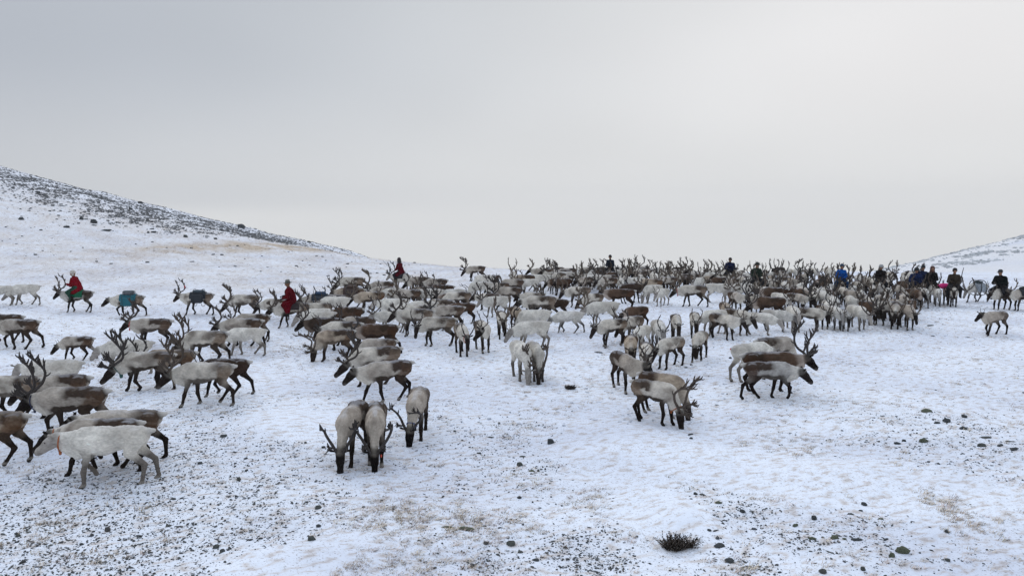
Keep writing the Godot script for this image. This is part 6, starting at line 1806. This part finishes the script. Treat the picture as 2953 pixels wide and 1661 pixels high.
const PATCHES := [[-7.106, -11.145, 2.198, 2.183, 1.3], [-5.571, -12.168, 1.896, 2.462, 1.1], [-6.248, -15.37, 0.943, 0.959, 1.5], [-4.108, -10.311, 0.981, 1.017, 1], [-6.238, -13.686, 1.42, 1.329, 0.9], [-3.425, -11.022, 0.471, 0.91, 0.7], [0.026, -15.518, 1.357, 1.417, 0.7], [0.415, -13.693, 0.822, 1.043, 0.55], [-0.349, -12.91, 1.014, 0.872, 0.35], [0.59, -9.889, 1.212, 0.646, 0.75], [-0.507, -9.85, 0.559, 0.5, 0.6], [3.397, -11.74, 0.61, 1.03, 0.8], [3.614, -11.172, 0.582, 0.532, 0.7], [4.684, -10.531, 0.952, 0.98, 0.55], [8.81, -15.833, 1.721, 1.518, 0.6], [9.407, -14.402, 0.956, 1.235, 0.75], [8.51, -13.7, 1.097, 0.784, 0.5], [5.248, -13.701, 1.21, 1.017, 0.4], [3.013, -10.009, 0.571, 0.736, 0.6], [-1.841, -17.164, 0.943, 0.853, 0.35], [-7.157, -17.265, 1.301, 0.771, 0.5], [1.376, -10.435, 0.589, 0.927, 0.35], [-5.452, -9.574, 1.811, 0.581, 0.6]]

const MOUNDS := [[2.592, -11.158, 0.5, 0.582, 0.16], [5.676, -12.863, 1.14, 0.81, 0.14], [2.611, -14.697, 1.298, 1.379, 0.1], [-2.893, -9.547, 1.051, 0.597, 0.1], [-5.159, -16.089, 0.83, 0.799, 0.09], [-1.244, -11.44, 1.606, 1.01, 0.06], [6.907, -12.296, 1.723, 1.247, 0.06]]

const TUSSOCKS := [[5.501, -12.178, 0.428, 0.5, 1], [5.699, -14.545, 0.404, 0.5, 0.8], [6.895, -11.554, 0.325, 0.851, 0.3], [-1.622, -9.678, 0.785, 0.5, 0.35], [-1.786, -11.396, 0.963, 0.714, 0.2], [-2.18, -9.452, 0.272, 0.5, 0.8], [-9.475, -26.029, 0.708, 1.428, 0.8], [-7.504, -25.539, 0.806, 1.037, 0.7], [-0.56, -10.929, 0.512, 0.5, 0.45], [-10.837, -20.055, 0.555, 1.091, 0.6], [-13.03, -23.579, 0.536, 1.402, 0.6], [1.288, -12.025, 0.336, 0.5, 0.25], [2.958, -11.335, 0.321, 0.5, 0.7]]

var ROCKS := [
	[-0.68, -10.74, 0.258, 4, -0.314, 3, 0.55, "long mossy slab with a sloping face lying in open snow", "larger stones lying on the snow"],
	[-0.971, -10.813, 0.16, 4, 0.053, 3, 0.5, "small mossy slab touching the end of the long slab", "larger stones lying on the snow"],
	[-0.374, -10.277, 0.081, 6, -0.156, 1, 1, "tan upright stone just below the long mossy slab", "larger stones lying on the snow"],
	[-0.012, -10.351, 0.153, 5, 0.125, 0, 0.7, "paired grey stone beside the long mossy slab", "larger stones lying on the snow"],
	[0.787, -14.978, 0.166, 3, 0.151, 2, 1.2, "black block standing up among small stones in the middle ground", "larger stones lying on the snow"],
	[0.141, -13.769, 0.14, 1, -0.521, 0, 0.9, "pointed grey stone below the black block", "larger stones lying on the snow"],
	[0.369, -13.454, 0.137, 0, -0.584, 3, 0.5, "flat greenish stone near the pointed grey one", "larger stones lying on the snow"],
	[0.201, -14.279, 0.158, 2, 0.405, 0, 0.5, "long flat chip between black block and pointed stone", "larger stones lying on the snow"],
	[-0.447, -15.575, 0.158, 2, -0.289, 0, 0.5, "flat chip nearest the grazer with blue halter", "larger stones lying on the snow"],
	[-0.651, -14.469, 0.12, 0, -0.319, 2, 0.7, "dark stone with a smaller one beside it", "larger stones lying on the snow"],
	[-0.535, -9.667, 0.089, 1, 0.595, 2, 0.8, "black stone at the lower edge below the long slab", "larger stones lying on the snow"],
	[0.329, -9.799, 0.118, 0, -0.036, 2, 0.6, "black flat stone amid lower gravel", "larger stones lying on the snow"],
	[0.124, -12.007, 0.078, 6, 0.404, 2, 1, "lone black stone on clean snow", "larger stones lying on the snow"],
	[-7.299, -10.616, 0.083, 1, -0.028, 0, 0.8, "dark stone nearest the corner of the pebble field", "larger stones lying on the snow"],
	[-6.203, -10.344, 0.067, 6, 0.167, 2, 1, "round black stone in the pebble field", "larger stones lying on the snow"],
	[-6.042, -10.753, 0.099, 3, -0.419, 1, 1, "brown tilted stone in the pebble field", "larger stones lying on the snow"],
	[-5.179, -10.859, 0.1, 2, 0.162, 0, 0.6, "flat chip at the centre of the pebble field", "larger stones lying on the snow"],
	[-4.154, -10.086, 0.103, 5, 0.442, 0, 0.9, "largest dark stone of a cluster of three in the pebbles", "larger stones lying on the snow"],
	[-4.013, -9.933, 0.083, 1, 0.028, 2, 0.9, "second dark stone of the cluster of three", "larger stones lying on the snow"],
	[-3.937, -10.013, 0.065, 0, 0.29, 2, 0.9, "third and smallest stone of the cluster of three", "larger stones lying on the snow"],
	[-2.858, -10.227, 0.123, 3, 0.206, 0, 1.1, "tall leaning dark stone at the rim of the smooth drift", "larger stones lying on the snow"],
	[-3.085, -11.471, 0.127, 1, -0.523, 0, 0.8, "grey stone at the drift's upper rim", "larger stones lying on the snow"],
	[-2.903, -10.804, 0.08, 6, 0.31, 2, 0.9, "black round stone above the tall leaning one", "larger stones lying on the snow"],
	[-6.001, -15.183, 0.154, 5, 0.109, 2, 0.8, "black stone in the dense pebble band behind the white walker", "larger stones lying on the snow"],
	[-5.797, -13.488, 0.112, 1, -0.238, 2, 0.7, "dark stone below the dense pebble band", "larger stones lying on the snow"],
	[-4.802, -12.73, 0.094, 6, -0.563, 0, 1.1, "upright grey stone in open pebbles", "larger stones lying on the snow"],
	[-6.716, -11.685, 0.076, 0, 0.439, 2, 0.9, "black stone below the white walker's feet", "larger stones lying on the snow"],
	[5.388, -9.903, 0.211, 7, -0.033, 3, 1.35, "big mossy triangular stone on clean snow", "larger stones lying on the snow"],
	[5.192, -9.79, 0.091, 6, 0.263, 3, 1.3, "small mossy stone next to the big triangular one", "larger stones lying on the snow"],
	[4.604, -9.391, 0.078, 3, 0.455, 0, 1.3, "upright grey stone at the lower edge", "larger stones lying on the snow"],
	[4.045, -9.315, 0.112, 5, 0.257, 0, 0.9, "grey stone cut by the lower edge", "larger stones lying on the snow"],
	[4.633, -10.329, 0.143, 0, 0.505, 3, 0.8, "mossy lump, largest of the row of four", "larger stones lying on the snow"],
	[4.295, -10.293, 0.133, 7, -0.126, 3, 0.7, "mossy lump at the start of the row of four", "larger stones lying on the snow"],
	[4.773, -10.32, 0.086, 2, 0.361, 3, 0.8, "small mossy lump in the row of four", "larger stones lying on the snow"],
	[4.954, -10.324, 0.172, 4, -0.066, 2, 0.6, "dark sliver ending the row of four", "larger stones lying on the snow"],
	[4.256, -10.824, 0.12, 7, 0.523, 3, 0.9, "mossy lump above the row of four", "larger stones lying on the snow"],
	[4.639, -11.077, 0.102, 3, 0.455, 2, 1.2, "black pointed stone above the row of four", "larger stones lying on the snow"],
	[5.665, -11.617, 0.097, 6, -0.483, 2, 1, "black round stone under the tan tussock", "larger stones lying on the snow"],
	[5.264, -11.211, 0.104, 7, -0.437, 0, 0.6, "flat grey stone under the tan tussock", "larger stones lying on the snow"],
	[5.51, -11.392, 0.074, 0, -0.34, 2, 0.8, "tiny black stone between tussock and mossy lumps", "larger stones lying on the snow"],
	[5.393, -10.365, 0.115, 4, 0.559, 2, 0.6, "dark sliver above the big triangular stone", "larger stones lying on the snow"],
	[5.663, -11.057, 0.092, 0, -0.077, 3, 0.6, "flat mossy chip out on the clean snow", "larger stones lying on the snow"],
	[6.441, -10.655, 0.084, 1, 0.152, 2, 0.8, "dark stone alone on clean snow past the triangular stone", "larger stones lying on the snow"],
	[5.896, -9.697, 0.081, 5, -0.239, 0, 0.8, "grey stone below the lone dark one", "larger stones lying on the snow"],
	[8.373, -14.838, 0.206, 7, 0.009, 3, 1.1, "pointed mossy stone in the upper gravel band", "larger stones lying on the snow"],
	[7.818, -14.799, 0.151, 7, -0.137, 2, 0.9, "dark stone beside the pointed mossy one", "larger stones lying on the snow"],
	[8.03, -14.924, 0.083, 6, -0.179, 2, 1, "tiny dark stone next to the pointed mossy one", "larger stones lying on the snow"],
	[9.652, -15.624, 0.202, 7, 0.102, 2, 1.1, "dark peaked stone in the upper gravel band", "larger stones lying on the snow"],
	[9.622, -16.188, 0.18, 5, 0.101, 2, 1, "dark lump above the peaked stone", "larger stones lying on the snow"],
	[9.336, -16.048, 0.178, 0, 0.485, 2, 0.6, "dark flat stone joined to the dark lump", "larger stones lying on the snow"],
	[9.61, -16.959, 0.298, 0, 0.218, 3, 0.6, "mossy slab at the top of the gravel band", "larger stones lying on the snow"],
	[10.225, -16.539, 0.168, 1, 0.515, 2, 0.8, "black stone behind the peaked one", "larger stones lying on the snow"],
	[9.751, -14.137, 0.222, 4, 0.428, 2, 0.7, "long dark slab near the picture edge", "larger stones lying on the snow"],
	[9.7, -14.473, 0.201, 4, 0.589, 2, 0.6, "shorter dark slab beside the long one", "larger stones lying on the snow"],
	[9.77, -15.033, 0.264, 4, 0.206, 0, 0.5, "grey slab farther up than the two dark ones", "larger stones lying on the snow"],
	[10.093, -14.756, 0.191, 4, -0.404, 2, 0.5, "thin dark slab by the picture edge", "larger stones lying on the snow"],
	[9.314, -14.45, 0.174, 5, 0.433, 0, 0.8, "grey lump below the grey slab", "larger stones lying on the snow"],
	[3.787, -15.469, 0.157, 4, 0.558, 2, 0.7, "dark chip just below the orange-collared grazer", "larger stones lying on the snow"],
	[3.728, -15.163, 0.084, 6, 0.486, 2, 0.8, "tiny dark chip under the other one", "larger stones lying on the snow"],
	[3.336, -11.684, 0.13, 7, 0.083, 3, 0.8, "mossy stone in the gravel above the heather", "larger stones lying on the snow"],
	[3.068, -12.1, 0.09, 1, 0.257, 2, 0.8, "black stone amid gravel above the heather", "larger stones lying on the snow"],
	[3.621, -11.335, 0.094, 6, -0.347, 2, 0.9, "black stone at the gravel's far tip", "larger stones lying on the snow"],
	[2.94, -10.164, 0.188, 0, 0.398, 2, 0.6, "broken dark flat stone beside the heather", "larger stones lying on the snow"],
	[2.936, -9.673, 0.143, 5, 0.088, 2, 0.7, "dark lumps low beside the heather", "larger stones lying on the snow"],
	[2.901, -10.577, 0.068, 6, -0.258, 2, 0.8, "round black pebble next to the heather", "larger stones lying on the snow"],
	[2.874, -24.552, 0.318, 4, -0.524, 2, 0.5, "dark stick-like stone lying on snow by the black-legged group", "larger stones lying on the snow"],
	[7.024, -23.725, 0.11, 6, 0.425, 2, 1, "black stone on snow behind the trio", "larger stones lying on the snow"],
	[5.251, -22.229, 0.134, 0, 0.588, 2, 0.7, "dark chip near the free walker's hooves", "larger stones lying on the snow"],
	[5.486, -22.558, 0.094, 6, -0.494, 2, 0.9, "smaller chip near the free walker's hooves", "larger stones lying on the snow"],
	[17.023, -30.136, 0.362, 4, 0.361, 0, 0.4, "flat dark streak of stone on the snow below the pink bag", "larger stones lying on the snow"],
	[16.035, -28.186, 0.156, 0, -0.107, 2, 0.6, "dark chip below the flat streak", "larger stones lying on the snow"],
	[16.949, -27.519, 0.178, 4, -0.419, 2, 0.6, "dark sliver on snow near the lone calf", "larger stones lying on the snow"],
	[21.202, -32.003, 0.148, 0, -0.247, 2, 0.7, "dark chip behind the lone calf", "larger stones lying on the snow"],
	[-39.932, -110.701, 1.331, 1, 0.323, 2, 1, "boulder breaking the hill's skyline", "boulders on the hill"],
	[-37.791, -67.882, 0.628, 3, 0.447, 2, 1.1, "black boulder midway up the hill", "boulders on the hill"],
	[-39.274, -68.592, 0.444, 6, -0.547, 2, 1.1, "smaller black boulder beside the midway one", "boulders on the hill"],
	[-35.127, -65.015, 0.902, 4, 0.137, 2, 0.7, "long dark outcrop below the midway boulder", "boulders on the hill"],
	[-42.596, -65.216, 0.482, 1, -0.546, 2, 1, "dark boulder near the hill's cut edge", "boulders on the hill"],
	[-38.16, -64.398, 0.595, 0, 0.262, 2, 0.8, "dark outcrop between edge and midway boulders", "boulders on the hill"],
	[-42.385, -83.683, 0.542, 6, -0.203, 2, 1, "dark boulder high in the stony band", "boulders on the hill"],
	[-52.215, -105.865, 0.881, 1, 0.457, 2, 0.9, "dark boulder just under the skyline", "boulders on the hill"],
	[-28.613, -65.7, 0.425, 3, 0.577, 0, 1, "grey boulder at the foot of the stony band", "boulders on the hill"],
	[-31.646, -66.314, 0.552, 0, 0.007, 2, 0.8, "dark outcrop at the foot of the stony band", "boulders on the hill"],
	[-29.455, -108.715, 0.704, 1, 0.598, 2, 0.9, "dark boulder far down the stony ridge", "boulders on the hill"],
	[-50.074, -79.705, 0.737, 0, -0.228, 2, 0.8, "dark outcrop high near the cut edge", "boulders on the hill"],
	[-31.915, -65.855, 0.274, 6, -0.508, 2, 1.2, "small boulder against the foot outcrop", "boulders on the hill"],
	[-26.379, -66.703, 0.37, 1, 0.12, 0, 0.9, "grey boulder under the skyline one", "boulders on the hill"],
]

var SHRUBS := [[2.357, -10.211, 0.529, 0.261, 1, "dark heather clump half buried beside a smooth drift"], [1.565, -19.697, 0.273, 0.136, 2, "small dark heather tuft on open snow near the white grazers"]]
